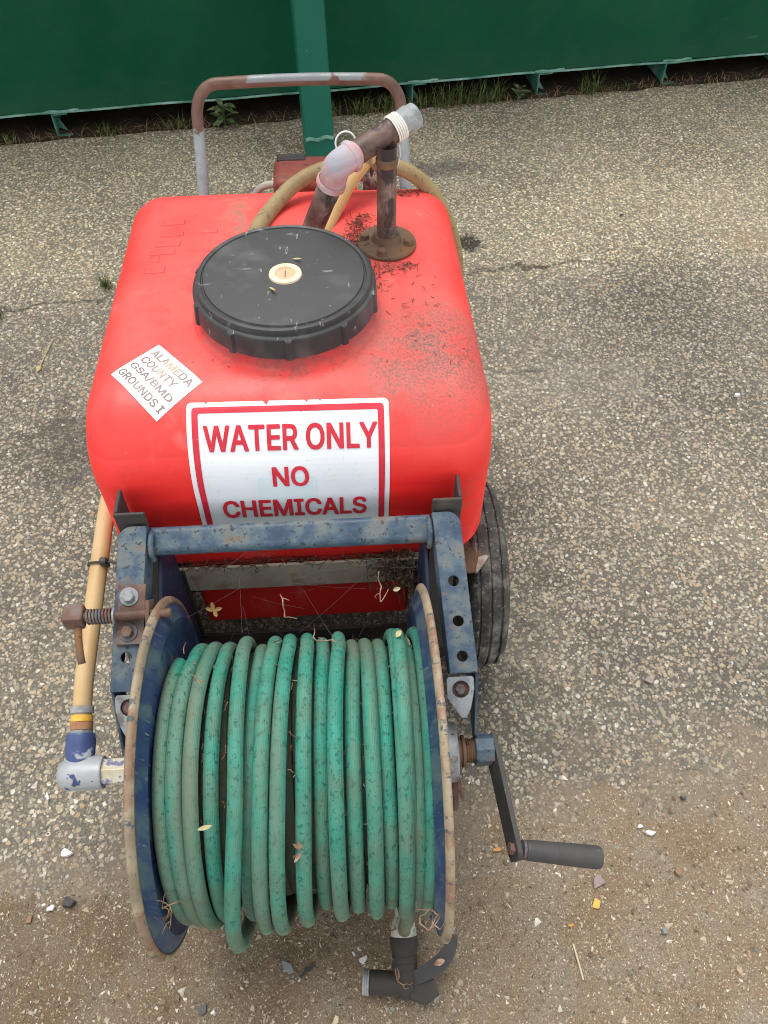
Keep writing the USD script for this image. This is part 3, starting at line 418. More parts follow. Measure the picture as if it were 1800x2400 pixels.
class Stones(tuple):
    def __new__(cls, vf, tint): t = super().__new__(cls, vf); t.tint = tint; return t
def scatter_stones(n, area, size, flat, seed, zf=None, lift=0.25, pts=9, keep=None):
    """many small convex pebbles in one mesh"""
    r = np.random.default_rng(seed)
    base = []
    for k in range(14):
        h = trimesh.convex.convex_hull(r.normal(size=(pts, 3)) / 1.0 * [1, 1, 1])
        v = h.vertices / np.abs(h.vertices).max()
        base.append((v, h.faces))
    xy = np.stack([r.uniform(area[0], area[1], n), r.uniform(area[2], area[3], n)], 1)
    if keep is not None: xy = xy[keep(xy, r)]
    s = size[0] * np.exp(r.normal(size=len(xy)) * size[1]); s = np.clip(s, size[0] * 0.35, size[0] * 3.2)
    V, F, o = [], [], 0; tint = r.uniform(size=len(xy)); TI = []
    z = zf(xy[:, 0], xy[:, 1]) if zf else np.zeros(len(xy))
    for i in range(len(xy)):
        v, f = base[i % 14]; a = r.uniform(0, 2 * PI); c, sn = math.cos(a), math.sin(a)
        q = v * [1, r.uniform(0.55, 0.95), flat] * s[i]
        q = np.stack([q[:, 0] * c - q[:, 1] * sn, q[:, 0] * sn + q[:, 1] * c, q[:, 2]], 1)
        q += [xy[i, 0], xy[i, 1], z[i] + (lift - 0.35) * flat * s[i]]
        V.append(q); F.append(f + o); o += len(v); TI.append(np.full(len(v), tint[i]))
    return Stones((np.vstack(V), np.vstack(F)), np.concatenate(TI))
def in_view(xy, r):
    y, x = xy[:, 1], xy[:, 0]
    w = 0.72 + 0.42 * np.clip(y + 0.3, 0, 9)
    dens = np.clip(1.15 - 0.42 * np.clip(y, 0, 3), 0.12, 1) * np.where(y < dirt_edge(x) - 0.02, 0.25, 1)
    return (np.abs(x - 0.1) < w) & (r.uniform(size=len(x)) < dens)
single('aggregate_stones', scatter_stones(62000, (-1.5, 1.9, -0.2, 2.5), (0.0037, 0.46), 0.36, 11, lift=0.24, keep=in_view), 'aggregate', kind='stuff', label='small tan, grey and white stones bedded in the worn asphalt', smooth=False)
def in_dirt(xy, r):
    return (xy[:, 1] < dirt_edge(xy[:, 0]) + r.normal(size=len(xy)) * 0.03) & (np.abs(xy[:, 0] - 0.1) < 0.78)
single('dirt_crumbs', scatter_stones(46000, (-0.75, 1.05, -0.5, 0.2), (0.0017, 0.5), 0.7, 12, zf=lambda x, y: np.maximum(dirt_z(x, y), 0), lift=0.5, keep=in_dirt), 'dirt_crumbs', kind='stuff', label='loose crumbs of soil and grit lying on the brown dirt', smooth=False)

single('dirt_pebbles', scatter_stones(11000, (-0.75, 1.05, -0.5, 0.2), (0.0029, 0.45), 0.6, 13, zf=lambda x, y: np.maximum(dirt_z(x, y), 0), lift=0.30, keep=in_dirt), 'aggregate', kind='stuff', label='small pale stones half sunk in the brown dirt', smooth=False)
island('clods', [(0.0, (0.15, 0.105, 0.064)), (0.5, (0.20, 0.145, 0.09)), (1.0, (0.26, 0.195, 0.125))], noise=200.0)
single('dirt_clods', scatter_stones(900, (-0.75, 1.05, -0.5, 0.2), (0.0032, 0.5), 0.75, 14, zf=lambda x, y: np.maximum(dirt_z(x, y), 0), lift=0.6, pts=16, keep=in_dirt), 'clods', kind='stuff', label='crumbly brown clods lying on the dirt', smooth=False)

# ---------------------------------------------------------------- green steel container
CA = math.atan2(2.947 - 2.585, 2.988)
ce, cn = np.array([math.cos(CA), math.sin(CA), 0]), np.array([math.sin(CA), -math.cos(CA), 0])   # along the wall, out of the wall
C0 = np.array([-1.12, 2.585, 0.0])
def cw(s, o, z): return C0 + s * ce + o * cn + np.array([0, 0, z])      # along, outwards, up
def cbox(s0, s1, o0, o1, z0, z1, ch=0.0015):
    m = box((s0, o0, z0), (s1, o1, z1), ch)
    v = m.vertices
    return trimesh.Trimesh(C0 + v[:, :1] * ce + v[:, 1:2] * cn + v[:, 2:] * [0, 0, 1], m.faces[:, ::-1], process=False)
cont = thing('steel_container', 'dark green steel container behind the red tank cart, raised on short channel feet', 'container', tuple(cw(1.5, -1.2, 0)))
part(cont, 'wall', cbox(-3.0, 5.5, -0.006, 0, 0.094, 1.85), 'green_paint')
part(cont, 'floor', cbox(-2.99, 5.49, -2.39, -0.008, 0.10, 0.13), 'underside')
part(cont, 'wall', cbox(-3.0, 5.5, -2.406, -2.40, 0.094, 1.85), 'green_paint')
for s0 in (-3.006, 5.5):
    part(cont, 'end_wall', cbox(s0, s0 + 0.006, -2.40, -0.006, 0.094, 1.85), 'green_paint')
# worn lower lip, a slightly wavy strip
sx = np.linspace(-3.0, 5.5, 500)
lip = np.array([cw(s, 0.002, 0.0905 + 0.0016 * math.sin(s * 4.1) + 0.0012 * math.sin(s * 13.7)) for s in sx])
part(cont, 'bottom_lip', T(lip, 0.0042, 8), 'green_edge')
def foot(s):
    web = cbox(s - 0.003, s + 0.003, -1.2, 0.003, 0.0, 0.088)
    top = cbox(s + 0.0035, s + 0.055, -1.2, 0.002, 0.080, 0.0875)
    low = hull([cw(s + 0.0035, 0.004, 0.001), cw(s + 0.052, 0.004, 0.001), cw(s + 0.0035, 0.004, 0.008), cw(s + 0.052, 0.004, 0.006), cw(s + 0.0035, -0.30, 0.001), cw(s + 0.035, -0.30, 0.001), cw(s + 0.0035, -0.30, 0.008), cw(s + 0.035, -0.30, 0.006)])
    gus = hull([cw(s + 0.0035, -0.05, 0.007), cw(s + 0.040, -0.02, 0.007), cw(s + 0.0035, -0.05, 0.062), cw(s + 0.0035, -0.053, 0.007), cw(s + 0.040, -0.023, 0.007), cw(s + 0.0035, -0.053, 0.062)])
    f = part(cont, 'foot', web, 'green_foot')
    part(f, 'lower_flange', low, 'green_foot'); part(f, 'upper_flange', top, 'green_foot'); part(f, 'gusset', gus, 'green_edge')
    w = np.array([cw(s - 0.02 + 0.12 * t, 0.004 + 0.001 * math.sin(t * 20), 0.096 + 0.0016 * math.sin(t * 9)) for t in np.linspace(0, 1, 14)])
    part(f, 'weld_bead', T(w, 0.0042, 8), 'green_edge')
for s in (0.18, 1.535, 2.045, 2.575, 3.1, -0.5):
    foot(s)
# leaning brace post in front of the wall
def post_pt(s, o, z): return cw(s, 0.335 - 0.225 * z + o, z)
pS = (0.01 + 1.12) * 1.0
pv = lambda z: [post_pt(s, o, z) for s in (pS - 0.052, pS + 0.052) for o in (0, -0.10)]
ch = 0.004
def ringp(z): return [post_pt(pS + a * 0.052 + b, o, z) for a, b, o in ((-1, ch, 0), (-1, 0, -ch), (-1, 0, -0.1 + ch), (-1, ch, -0.1), (1, -ch, -0.1), (1, 0, -0.1 + ch), (1, 0, -ch), (1, -ch, 0))]
post = part(cont, 'brace_post', hull(ringp(0.0) + ringp(1.45)), 'green_post_lit', smooth=20, label='green square steel post leaning against the wall, sky light painted into its paler tone')
wl = np.array([post_pt(pS - 0.05 + 0.1 * t, 0.002, 0.068 + 0.003 * math.sin(t * 11) + 0.004 * t) for t in np.linspace(0, 1, 30)])
part(post, 'weld_seam', T(wl, 0.0065, 8), 'green_edge')

# ---------------------------------------------------------------- weeds along the container
def blade(p, a, L, w, lean, seed):
    r = np.random.default_rng(seed); k = 5; V, F = [], []
    d = np.array([math.cos(a), math.sin(a), 0]); sd = np.array([-d[1], d[0], 0])
    for i in range(k + 1):
        t = i / k
        c = np.array(p) + d * lean * L * t ** 1.8 + np.array([0, 0, L * (t - 0.35 * lean * t * t)])
        ww = w * (1 - t ** 1.5) + 0.0002
        V += [c - sd * ww, c + sd * ww]
    for i in range(k):
        F += [[2 * i, 2 * i + 1, 2 * i + 3], [2 * i, 2 * i + 3, 2 * i + 2]]
    return np.array(V), np.array(F)
def join(parts):
    o, V, F = 0, [], []
    for v, f in parts:
        V.append(v); F.append(np.asarray(f) + o); o += len(v)
    return np.vstack(V), np.vstack(F)
def tuft(s, o, n, L, seed, spread=0.05):
    r = np.random.default_rng(seed)
    return join([blade(cw(s + r.normal() * spread, o + r.normal() * 0.012, 0), r.uniform(0, 2 * PI), L * r.uniform(0.45, 1.1), 0.0021 * r.uniform(0.6, 1.5), r.uniform(0.1, 0.9), seed * 99 + i) for i in range(n)])
tufts = [(1.33, 0.022, 60, 0.085, 'short green grass tuft just left of the first foot right of the brace post', 0.030), (1.43, 0.026, 46, 0.08, 'straw-tipped grass tuft touching the left side of a channel foot', 0.028),
         (1.66, 0.022, 60, 0.10, 'tall green grass tuft in the gap between two channel feet', 0.034), (1.76, 0.020, 60, 0.105, 'dense green grass clump in the middle of the gap right of the post', 0.034), (1.85, 0.020, 54, 0.10, 'upright green grass clump just left of the small leafy plant', 0.026),
         (2.27, 0.020, 50, 0.095, 'lone upright grass tuft right of the farthest complete foot', 0.024), (1.21, 0.012, 30, 0.07, 'thin dark grass tuft at the right side of the brace post', 0.03), (2.40, 0.015, 26, 0.05, 'low straggling grass tuft at the right edge of the view', 0.04),
         (0.62, 0.012, 40, 0.06, 'low grass tuft under the wall left of the wide leafed weed', 0.035), (0.36, 0.010, 30, 0.055, 'thin grass tuft right of the left channel foot', 0.022), (0.0, 0.012, 26, 0.05, 'sparse short grass tuft at the far left under the wall', 0.018), (1.56, 0.02, 30, 0.075, 'narrow grass tuft hard against the right side of a channel foot', 0.014)]
for i, (s, o, n, L, lab, sp) in enumerate(tufts):
    single('grass_tuft', tuft(s, o, n, L, 40 + i, sp), 'grass_green', lab, 'grass tuft', 'grass tufts under the container', smooth=False)
r = np.random.default_rng(5)
dry = []
for i in range(700):
    s = r.uniform(-0.7, 3.0); dry.append(blade(cw(s, r.normal() * 0.018 + 0.022, 0.004), r.uniform(0, 2 * PI), r.uniform(0.015, 0.05), 0.0012, r.uniform(0.5, 2.2), 7000 + i))
single('dry_grass', join(dry), 'grass_dry', 'dry straw and dead stems along the foot of the container', kind='stuff', smooth=False)
mk('soil_shade', [(0.3, (0.020, 0.015, 0.010)), (0.6, (0.036, 0.027, 0.018)), (0.75, (0.055, 0.038, 0.024))], 14, 6, 0.95, bump=(90.0, 0.8, 0.005), spec=0.1)  # soil with the shade under the container painted into its near-black colour
def soil_shade_strip():
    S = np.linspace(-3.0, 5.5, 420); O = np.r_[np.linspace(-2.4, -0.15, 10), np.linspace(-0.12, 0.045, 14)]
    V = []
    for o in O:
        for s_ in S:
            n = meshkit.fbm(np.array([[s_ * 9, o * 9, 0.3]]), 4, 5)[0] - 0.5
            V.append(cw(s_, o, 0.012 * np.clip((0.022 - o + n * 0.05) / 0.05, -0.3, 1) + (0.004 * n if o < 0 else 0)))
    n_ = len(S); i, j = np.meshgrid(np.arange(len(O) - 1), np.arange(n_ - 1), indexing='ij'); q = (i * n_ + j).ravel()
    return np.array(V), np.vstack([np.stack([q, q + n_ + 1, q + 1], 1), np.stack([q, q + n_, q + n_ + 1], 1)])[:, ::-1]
single('soil_shade_strip', soil_shade_strip(), 'soil_shade', kind='structure', smooth=True)  # soil sheet added to darken the gap, where light leaks in
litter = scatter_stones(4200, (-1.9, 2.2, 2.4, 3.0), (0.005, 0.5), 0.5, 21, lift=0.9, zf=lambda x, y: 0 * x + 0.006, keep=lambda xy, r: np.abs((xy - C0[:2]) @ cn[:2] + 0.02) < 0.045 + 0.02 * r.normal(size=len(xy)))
single('soil_litter', litter, 'soil_bits', 'soil and leaf litter gathered under the edge of the container, darkened for the shade there', kind='stuff', smooth=False)
def leaf(p, a, L, w, pitch, droop=0.5):
    k = 6; V, F = [], []
    d = np.array([math.cos(a), math.sin(a), 0]); sd = np.array([-d[1], d[0], 0])
    for i in range(k + 1):
        t = i / k
        c = np.array(p) + d * L * t * math.cos(pitch) + np.array([0, 0, L * (t * math.sin(pitch) - droop * t * t * 0.5)])
        ww = w * math.sin(PI * min(1, t * 0.93 + 0.04)) ** 0.8
        V += [c - sd * ww + [0, 0, ww * 0.35], c - [0, 0, 0], c + sd * ww + [0, 0, ww * 0.35]]
    for i in range(k):
        a0 = 3 * i
        for q in (0, 1): F += [[a0 + q, a0 + q + 1, a0 + q + 4], [a0 + q, a0 + q + 4, a0 + q + 3]]
    return np.array(V), np.array(F)
def weed(s, o, n, L, w, h, seed, lab):
    r = np.random.default_rng(seed); b = cw(s, o, 0)
    t = thing('leafy_weed', lab, 'weed', tuple(b))
    part(t, 'stem', T(spline([b, b + [0.003, 0, h * 0.5], b + [0.006, -0.004, h]], 0.008), 0.0016, 6), 'weed_leaf')
    for i in range(n):
        q = b + [0.002, 0, h * (0.15 + 0.85 * i / n)]
        part(t, 'leaf', leaf(q, r.uniform(0, 2 * PI), L * r.uniform(0.7, 1.15), w * r.uniform(0.8, 1.2), r.uniform(0.1, 0.9)), 'weed_leaf', smooth=True)
weed(1.955, 0.035, 11, 0.05, 0.008, 0.055, 3, 'small grey-green leafy plant before the gap between the two right channel feet')
weed(0.80, 0.03, 14, 0.065, 0.012, 0.085, 4, 'broad leafed green weed under the wall left of the brace post')
single('grass_tuft', join([blade((-0.625 + rng.normal() * 0.010, 1.672 + rng.normal() * 0.008, 0), rng.uniform(0, 6.28), 0.05 * rng.uniform(0.4, 1.1), 0.0016, rng.uniform(0.2, 1.2), 900 + i) for i in range(44)]), 'grass_green', 'small grass tuft in the asphalt seam close to the left side of the red tank', 'grass tuft', smooth=False)
single('grass_tuft', join([blade((-0.925 + rng.normal() * 0.007, 1.545 + rng.normal() * 0.007, 0), rng.uniform(0, 6.28), 0.04 * rng.uniform(0.4, 1.1), 0.0015, rng.uniform(0.2, 1.2), 1900 + i) for i in range(30)]), 'grass_green', 'tiny bright grass tuft in the asphalt at the left edge of the view', 'grass tuft', smooth=False)

# ================================================================ the red water cart
cart = thing('water_tank_cart', 'red plastic water tank on a two-wheeled steel cart with a hose reel in front', 'tank cart', (0, 0, 0))
HW, YF, YB, ZT, ZB, RF, RS, RB = 0.314, 0.335, 1.018, 0.712, 0.352, 0.13, 0.068, 0.09
def tank_mesh():
    """the side profile (big radius at the front top) swept across, its ends rounded over by RS"""
    pr, rb = [], 0.072
    def arc(cy, cz, r, a0, a1, k):
        for a in np.radians(np.linspace(a0, a1, k)): pr.append((cy + r * math.cos(a), cz + r * math.sin(a), math.cos(a), math.sin(a)))
    arc(YF + rb, ZB + rb, rb, 270, 180, 12)
    for t in np.linspace(0, 1, 9)[1:-1]: pr.append((YF, (ZB + rb) * (1 - t) + (ZT - RF) * t, -1, 0))
    arc(YF + RF, ZT - RF, RF, 180, 90, 22)
    for t in np.linspace(0, 1, 22)[1:-1]: pr.append(((YF + RF) * (1 - t) + (YB - RB) * t, ZT, 0, 1))
    arc(YB - RB, ZT - RB, RB, 90, 0, 14)
    for t in np.linspace(0, 1, 6)[1:-1]: pr.append((YB, (ZT - RB) * (1 - t) + (ZB + rb) * t, 1, 0))
    arc(YB - rb, ZB + rb, rb, 0, -90, 10)
    for t in np.linspace(0, 1, 10)[1:-1]: pr.append(((YB - rb) * (1 - t) + (YF + rb) * t, ZB, 0, -1))
    pr = np.array(pr); n = len(pr)
    st = [(-HW + RS * (1 - math.sin(a)), RS * (1 - math.cos(a))) for a in np.radians(np.linspace(90, 0, 13))]
    st = [(x, d) for x, d in st] + [(x, 0.0) for x in np.linspace(-HW + RS, HW - RS, 30)[1:-1]]
    st += [(-x, d) for x, d in st[:13][::-1]]
    V = []
    for x, d in st:
        q = np.c_[np.full(n, x), pr[:, 0] - pr[:, 2] * d, pr[:, 1] - pr[:, 3] * d]
        q[:, 2] += 0.006 * max(0, 1 - (x / (HW - RS)) ** 2) * np.clip(pr[:, 3], 0, 1) ** 2 * np.clip((q[:, 1] - YF - 0.05) / 0.2, 0, 1) * np.clip((YB - q[:, 1]) / 0.15, 0, 1)
        q[:, 0] += 0.004
        q[:, 0] *= 1 - 0.036 * (q[:, 1] - YF) / (YB - YF)
        V.append(q)
    k = len(V); V = np.vstack(V)
    c0, c1 = V[:n].mean(0), V[-n:].mean(0)
    i, j = np.meshgrid(np.arange(k - 1), np.arange(n), indexing='ij')
    a, b = (i * n + j).ravel(), (i * n + (j + 1) % n).ravel()
    j = np.arange(n)
    F = np.vstack([np.stack([a, b, b + n], 1), np.stack([a, b + n, a + n], 1), np.stack([(j + 1) % n, j, 0 * j + k * n], 1), np.stack([(k - 1) * n + j, (k - 1) * n + (j + 1) % n, 0 * j + k * n + 1], 1)])
    m = trimesh.Trimesh(np.vstack([V, c0, c1]), F, process=False)
    if m.volume < 0: m.invert()
    return m
TANK = tank_mesh()
def fpt(X, S, off=0.0):
    """point on the tank's front: X across, S up along the surface from the start of the rounded edge"""
    X, S = np.asarray(X, float), np.asarray(S, float)
    ph = np.clip(S / RF, 0, PI / 2); dn = np.minimum(S, 0); ov = np.maximum(S - RF * PI / 2, 0)
    y = YF + RF - RF * np.cos(ph) + ov; z = ZT - RF + RF * np.sin(ph) + dn
    return np.stack([X, y - off * np.cos(ph), z + off * np.sin(ph)], -1)
def snap(P, off):
    """lays points on the tank's skin, off metres proud of it"""
    c, dist, fi = trimesh.proximity.closest_point(TANK, P)
    vn = TANK.vertex_normals[TANK.faces[fi]]
    bc = trimesh.triangles.points_to_barycentric(TANK.triangles[fi], c)
    nn = (vn * bc[:, :, None]).sum(1); nn /= np.linalg.norm(nn, axis=1)[:, None]
    return c + nn * np.asarray(off)[:, None]
def on_front(m, base=0.0, rot=0.0, centre=(0, 0), step=0.009):
    """bends a flat mesh (x, s, thickness) over the tank's front"""
    v, f = trimesh.remesh.subdivide_to_size(m.vertices, m.faces, step, max_iter=12)
    c, s = math.cos(rot), math.sin(rot); d = v[:, :2] - centre
    x, y = centre[0] + d[:, 0] * c - d[:, 1] * s, centre[1] + d[:, 0] * s + d[:, 1] * c
    return trimesh.Trimesh(snap(fpt(x, y), base + v[:, 2]), f, process=False)
def flat(poly, t): return trimesh.creation.extrude_polygon(poly, t, engine='earcut')
def text(s, x0, x1, y0, y1, t, bold=True, fat=0.0):
    m = meshkit.text_mesh(s, 0.05, t, bold)
    b = m.bounds; out = []
    for k, (dx, dy) in enumerate(((-1, -1), (1, 1), (1, -1), (-1, 1)) if fat else ((0, 0),)):
        v = m.vertices.copy()
        v[:, 0] = x0 + fat + (v[:, 0] - b[0, 0]) / (b[1, 0] - b[0, 0]) * (x1 - x0 - 2 * fat) + dx * fat
        v[:, 1] = y0 + fat * 0.5 + (v[:, 1] - b[0, 1]) / (b[1, 1] - b[0, 1]) * (y1 - y0 - fat) + dy * fat * 0.5
        v[:, 2] += k * 0.00006
        out.append(trimesh.Trimesh(v, m.faces, process=False))
    return cat(*out)

tank = part(cart, 'tank', TANK, 'red_plastic', smooth=True)
# lower sump between the wheels
sump = m3.Manifold.batch_hull([m3.Manifold.sphere(0.012, 20).translate((x, y, z)) for x in (-0.178, 0.178) for y in (0.356, 0.92) for z in (0.200, 0.37)])
part(cart, 'sump', unman(sump), 'red_plastic', smooth=40)
# filler neck and black lid
LC = np.array([0.004, 0.600])
part(tank, 'filler_neck', lathe([(0.156, -0.004), (0.150, 0.0035), (0.145, 0.0065), (0.140, 0.0105), (0.136, 0.016), (0.131, 0.024), (0.128, 0.032), (0.122, 0.040)], (LC[0], LC[1], ZT + 0.0005), (0, 0, 1), 72), 'red_plastic', smooth=True)
lz = 0.736
lid = part(tank, 'lid', lathe([(0.1263, 0), (0.1423, 0), (0.1439, 0.004), (0.1423, 0.031), (0.1413, 0.0345), (0.1392, 0.0365), (0.1364, 0.0372), (0.1358, 0.0385), (0.1362, 0.0430), (0.1346, 0.0470), (0.1312, 0.0486), (0.1279, 0.0474), (0.1265, 0.0452), (0.1250, 0.0452), (0.1232, 0.0478), (0.0828, 0.0500), (0.0310, 0.0510), (0, 0.0510)], (LC[0], LC[1], lz), (0, 0, 1), 96), 'lid_black', smooth=30)
for k in range(10):
    a = math.radians(-90 + 3 + 36 * k); d = np.array([math.cos(a), math.sin(a), 0]); t = np.array([-d[1], d[0], 0]); c0 = np.array([LC[0], LC[1], lz])
    part(lid, 'grip_rib', hull([c0 + d * rr * 1.035 + t * w + [0, 0, z] for rr, w, z in ((0.134, 0.0075, 0.0005), (0.134, -0.0075, 0.0005), (0.1395, 0.0062, 0.0005), (0.1395, -0.0062, 0.0005), (0.1428, 0.0032, 0.001), (0.1428, -0.0032, 0.001), (0.134, 0.007, 0.036), (0.134, -0.007, 0.036), (0.1385, 0.005, 0.0345), (0.1385, -0.005, 0.0345), (0.1405, 0.0026, 0.032), (0.1405, -0.0026, 0.032))]), 'lid_black')
pz = lz + 0.0508
plug = part(lid, 'vent_plug', lathe([(0.0155, -0.003), (0.0155, 0.001), (0.0165, 0.0035), (0.0215, 0.0042), (0.0248, 0.0032), (0.0256, 0.0), (0.0256, -0.002)], (0.007, 0.594, pz), (0, 0, 1), 48), 'plug_cream')
part(plug, 'plug_centre', lathe([(0.0156, 0), (0, 0)], (0.007, 0.594, pz + 0.0008), (0, 0, 1), 40), 'plug_inner')
part(plug, 'slot', box((0.0062, 0.586, pz + 0.0012), (0.0074, 0.602, pz + 0.0018), 0.0002), 'dark_steel')
# raised moulding on the tank's left shoulder, worn beyond reading: short bars of mould lettering
for (x, y, l, w) in ((-0.222, 0.722, 0.036, 0.012), (-0.214, 0.772, 0.046, 0.010), (-0.207, 0.797, 0.046, 0.011), (-0.203, 0.826, 0.044, 0.010), (-0.203, 0.862, 0.042, 0.011), (-0.226, 0.755, 0.018, 0.013), (-0.139, 0.830, 0.036, 0.010)):
    v, f = trimesh.remesh.subdivide_to_size(*[getattr(box((x - l / 2, y - w * 0.75, 0), (x + l / 2, y + w * 0.75, 0.005), 0.0024), q) for q in ('vertices', 'faces')], 0.012)
    part(tank, 'moulded_mark', trimesh.Trimesh(snap(np.c_[v[:, 0], v[:, 1], np.full(len(v), 0.72)], v[:, 2] - 0.0034), f, process=False), 'red_plastic', smooth=True)

# warning sign on the front
SR, SC = math.radians(-0.9), (0.003, 0.02)
x0, x1, s0, s1 = -0.146, 0.152, -0.115, 0.146
out = sg.box(x0 + 0.008, s0, x1 - 0.008, s1 - 0.008).buffer(0.008)
rr = np.random.default_rng(3)
bites = [sg.Polygon([(xx - w, s1 + 0.002), (xx + w * 0.3, s1 - d), (xx + w, s1 + 0.002)]) for xx, w, d in ((-0.03, 0.006, 0.0065), (0.03, 0.004, 0.004), (0.05, 0.003, 0.003), (-0.118, 0.004, 0.003))]
for b in bites: out = out.difference(b)
sign = part(tank, 'sign', on_front(flat(out, 0.0008), 0.0003, SR, SC), 'sign_white', smooth=False, label='white warning sign with red lettering')
bo = sg.box(x0 + 0.0135, s0 - 0.05, x1 - 0.0135, s1 - 0.0135).buffer(0.006); bi = sg.box(x0 + 0.0195, s0 - 0.1, x1 - 0.0195, s1 - 0.0195).buffer(0.0028)
ring = bo.difference(bi).intersection(sg.box(-1, s0 + 0.001, 1, 1))
part(sign, 'red_border', on_front(flat(ring, 0.0005), 0.0013, SR, SC), 'sign_red', smooth=False)
part(sign, 'lettering', on_front(text('WATER ONLY', -0.122, 0.134, 0.072, 0.1115, 0.0005, True, 0.0004), 0.0013, SR, SC, 0.008), 'sign_red', smooth=False)
part(sign, 'lettering', on_front(text('NO', -0.0255, 0.0295, 0.0095, 0.0465, 0.0004, True, 0.0004), 0.0017, SR, SC, 0.008), 'sign_red', smooth=False)
part(sign, 'lettering', on_front(text('CHEMICALS', -0.108, 0.1165, -0.062, -0.020, 0.0004, True, 0.0004), 0.0017, SR, SC, 0.008), 'sign_red', smooth=False)
part(sign, 'clear_label', on_front(flat(sg.box(-0.044, -0.026, 0.036, 0.024).buffer(0.004), 0.0002), 0.00125, SR, SC), 'clear_label', smooth=False)
# property sticker at the left
ST = np.array([[-0.200, 0.270], [-0.121, 0.182], [-0.194, 0.125], [-0.260, 0.208]])     # top, right, bottom, left in (x, s)
o = ST[3]; ax = ST[2] - ST[3]; ay = ST[0] - ST[3]                                        # text runs from left to bottom
o, ax, ay = ST[0] * 0 + ST[3], (ST[2] - ST[3] + ST[1] - ST[0]) / 2, (ST[0] - ST[3] + ST[1] - ST[2]) / 2
def on_sticker(m, base, step=0.008):
    v, f = trimesh.remesh.subdivide_to_size(m.vertices, m.faces, 0.07, max_iter=14)
    q = o + v[:, :1] * ax + v[:, 1:2] * ay
    return trimesh.Trimesh(snap(fpt(q[:, 0], q[:, 1]), base + v[:, 2]), f, process=False)
stk = part(tank, 'property_sticker', on_sticker(flat(sg.box(0, 0, 1, 1), 0.0006), 0.0003), 'sticker_white', smooth=False, label='white property sticker set diagonally')
for line, a0, a1, b0, b1 in (('ALAMEDA', 0.06, 0.94, 0.755, 0.905), ('COUNTY', 0.07, 0.80, 0.54, 0.69), ('GSA/BMD', 0.05, 0.93, 0.325, 0.475), ('GROUNDS I', 0.04, 0.95, 0.10, 0.25)):
    part(stk, 'lettering', on_sticker(text(line, a0, a1, b0, b1, 0.0004, True), 0.0009), 'sticker_ink', smooth=False)

# pipework on the tank top
RX, RY = 0.174, 0.772
base_fl = part(cart, 'floor_flange', lathe([(0.051, 0), (0.052, 0.002), (0.0505, 0.0055), (0.030, 0.0072), (0.0255, 0.010), (0.0225, 0.018), (0.0205, 0.0205), (0.0165, 0.0205), (0.0165, 0.015)], (RX, RY, ZT + 0.004), (0, 0, 1), 48), 'rust_brown')
for a in (75, 165, 255, 345):
    part(base_fl, 'bolt', hexbolt((RX + 0.039 * math.cos(math.radians(a)), RY + 0.039 * math.sin(math.radians(a)), ZT + 0.0095), (0, 0, 1), 0.0085, 0.0075, 0.0098), 'rust_brown')
threads = []
for k in range(7): threads += [(0.0168, 0.024 + k * 0.0022), (0.0158, 0.0251 + k * 0.0022)]
part(cart, 'riser_pipe', lathe([(0.016, 0.01)] + threads + [(0.0163, 0.042), (0.0163, 0.128), (0.0170, 0.130), (0.0160, 0.1315), (0.0170, 0.1330), (0.0160, 0.1345), (0.0170, 0.136), (0.0160, 0.1375), (0.0163, 0.139), (0.0163, 0.178)], (RX, RY, ZT + 0.004), (0, 0, 1), 32), 'rust_pipe')
A, B = np.array([0.110, 0.762, 0.878]), np.array([0.215, 0.826, 0.908])
dAB = (B - A) / np.linalg.norm(B - A); LAB = np.linalg.norm(B - A)
part(cart, 'discharge_pipe', lathe([(0.0, -0.01), (0.0192, -0.01), (0.0192, LAB - 0.02), (0, LAB - 0.02)], A, dAB, 36), 'rust_pipe')
tz = A + dAB * ((RX - A[0]) / dAB[0])
part(cart, 'pipe_saddle', lathe([(0.0165, 0), (0.0178, 0.002), (0.0178, 0.012), (0.0165, 0.014)], (RX, RY, tz[2] - 0.036), (0, 0, 1), 32), 'rust_brown')
cap = part(cart, 'pipe_cap', lathe([(0.0192, -0.030), (0.0208, -0.028), (0.0212, -0.010), (0.0222, -0.008), (0.0222, -0.002), (0.0206, 0.0), (0.0204, 0.010), (0.0175, 0.0125), (0, 0.0125)], B, dAB, 36), 'galvanised')
Bt = B - dAB * 0.036
for k in range(5):
    c0 = Bt + dAB * 0.0035 * k; u, w, _ = frame_from(dAB + np.array([0.0, 0.02 * (k - 2), 0.05]))
    part(cart, 'string_wrap', T([c0 + 0.0212 * (math.cos(a) * u + math.sin(a) * w) for a in np.linspace(0, 2 * PI, 30)], 0.0016, 8), 'white_string')
c0 = Bt + np.array([0.010, -0.016, -0.016])
part(cart, 'string_tail', T(np.array([c0, c0 + [0.002, -0.004, -0.014], c0 + [-0.001, -0.004, -0.028], c0 + [-0.008, -0.004, -0.042], c0 + [-0.015, -0.004, -0.055], c0 + [-0.019, -0.005, -0.060], c0 + [-0.022, -0.004, -0.054], c0 + [-0.025, -0.004, -0.050]]), 0.0011, 6), 'white_string')
E0 = np.array([0.040, 0.803, 0.715]); E1 = np.array([0.083, 0.777, 0.829])
dE = (E1 - E0) / np.linalg.norm(E1 - E0); LE = np.linalg.norm(E1 - E0)
thr = []
for k in range(6): thr += [(0.0200, LE - 0.028 + k * 0.0034), (0.0180, LE - 0.0263 + k * 0.0034)]
part(cart, 'inlet_pipe', lathe([(0.0190, -0.01), (0.0190, LE - 0.030)] + thr + [(0.02, LE)], E0, dE, 36), 'rust_pipe')
el = spline([E1 - dE * 0.002, E1 + dE * 0.016, (E1 + dE * 0.036) * 0.5 + (A - dAB * 0.016) * 0.5, A - dAB * 0.004, A + dAB * 0.012], 0.003)
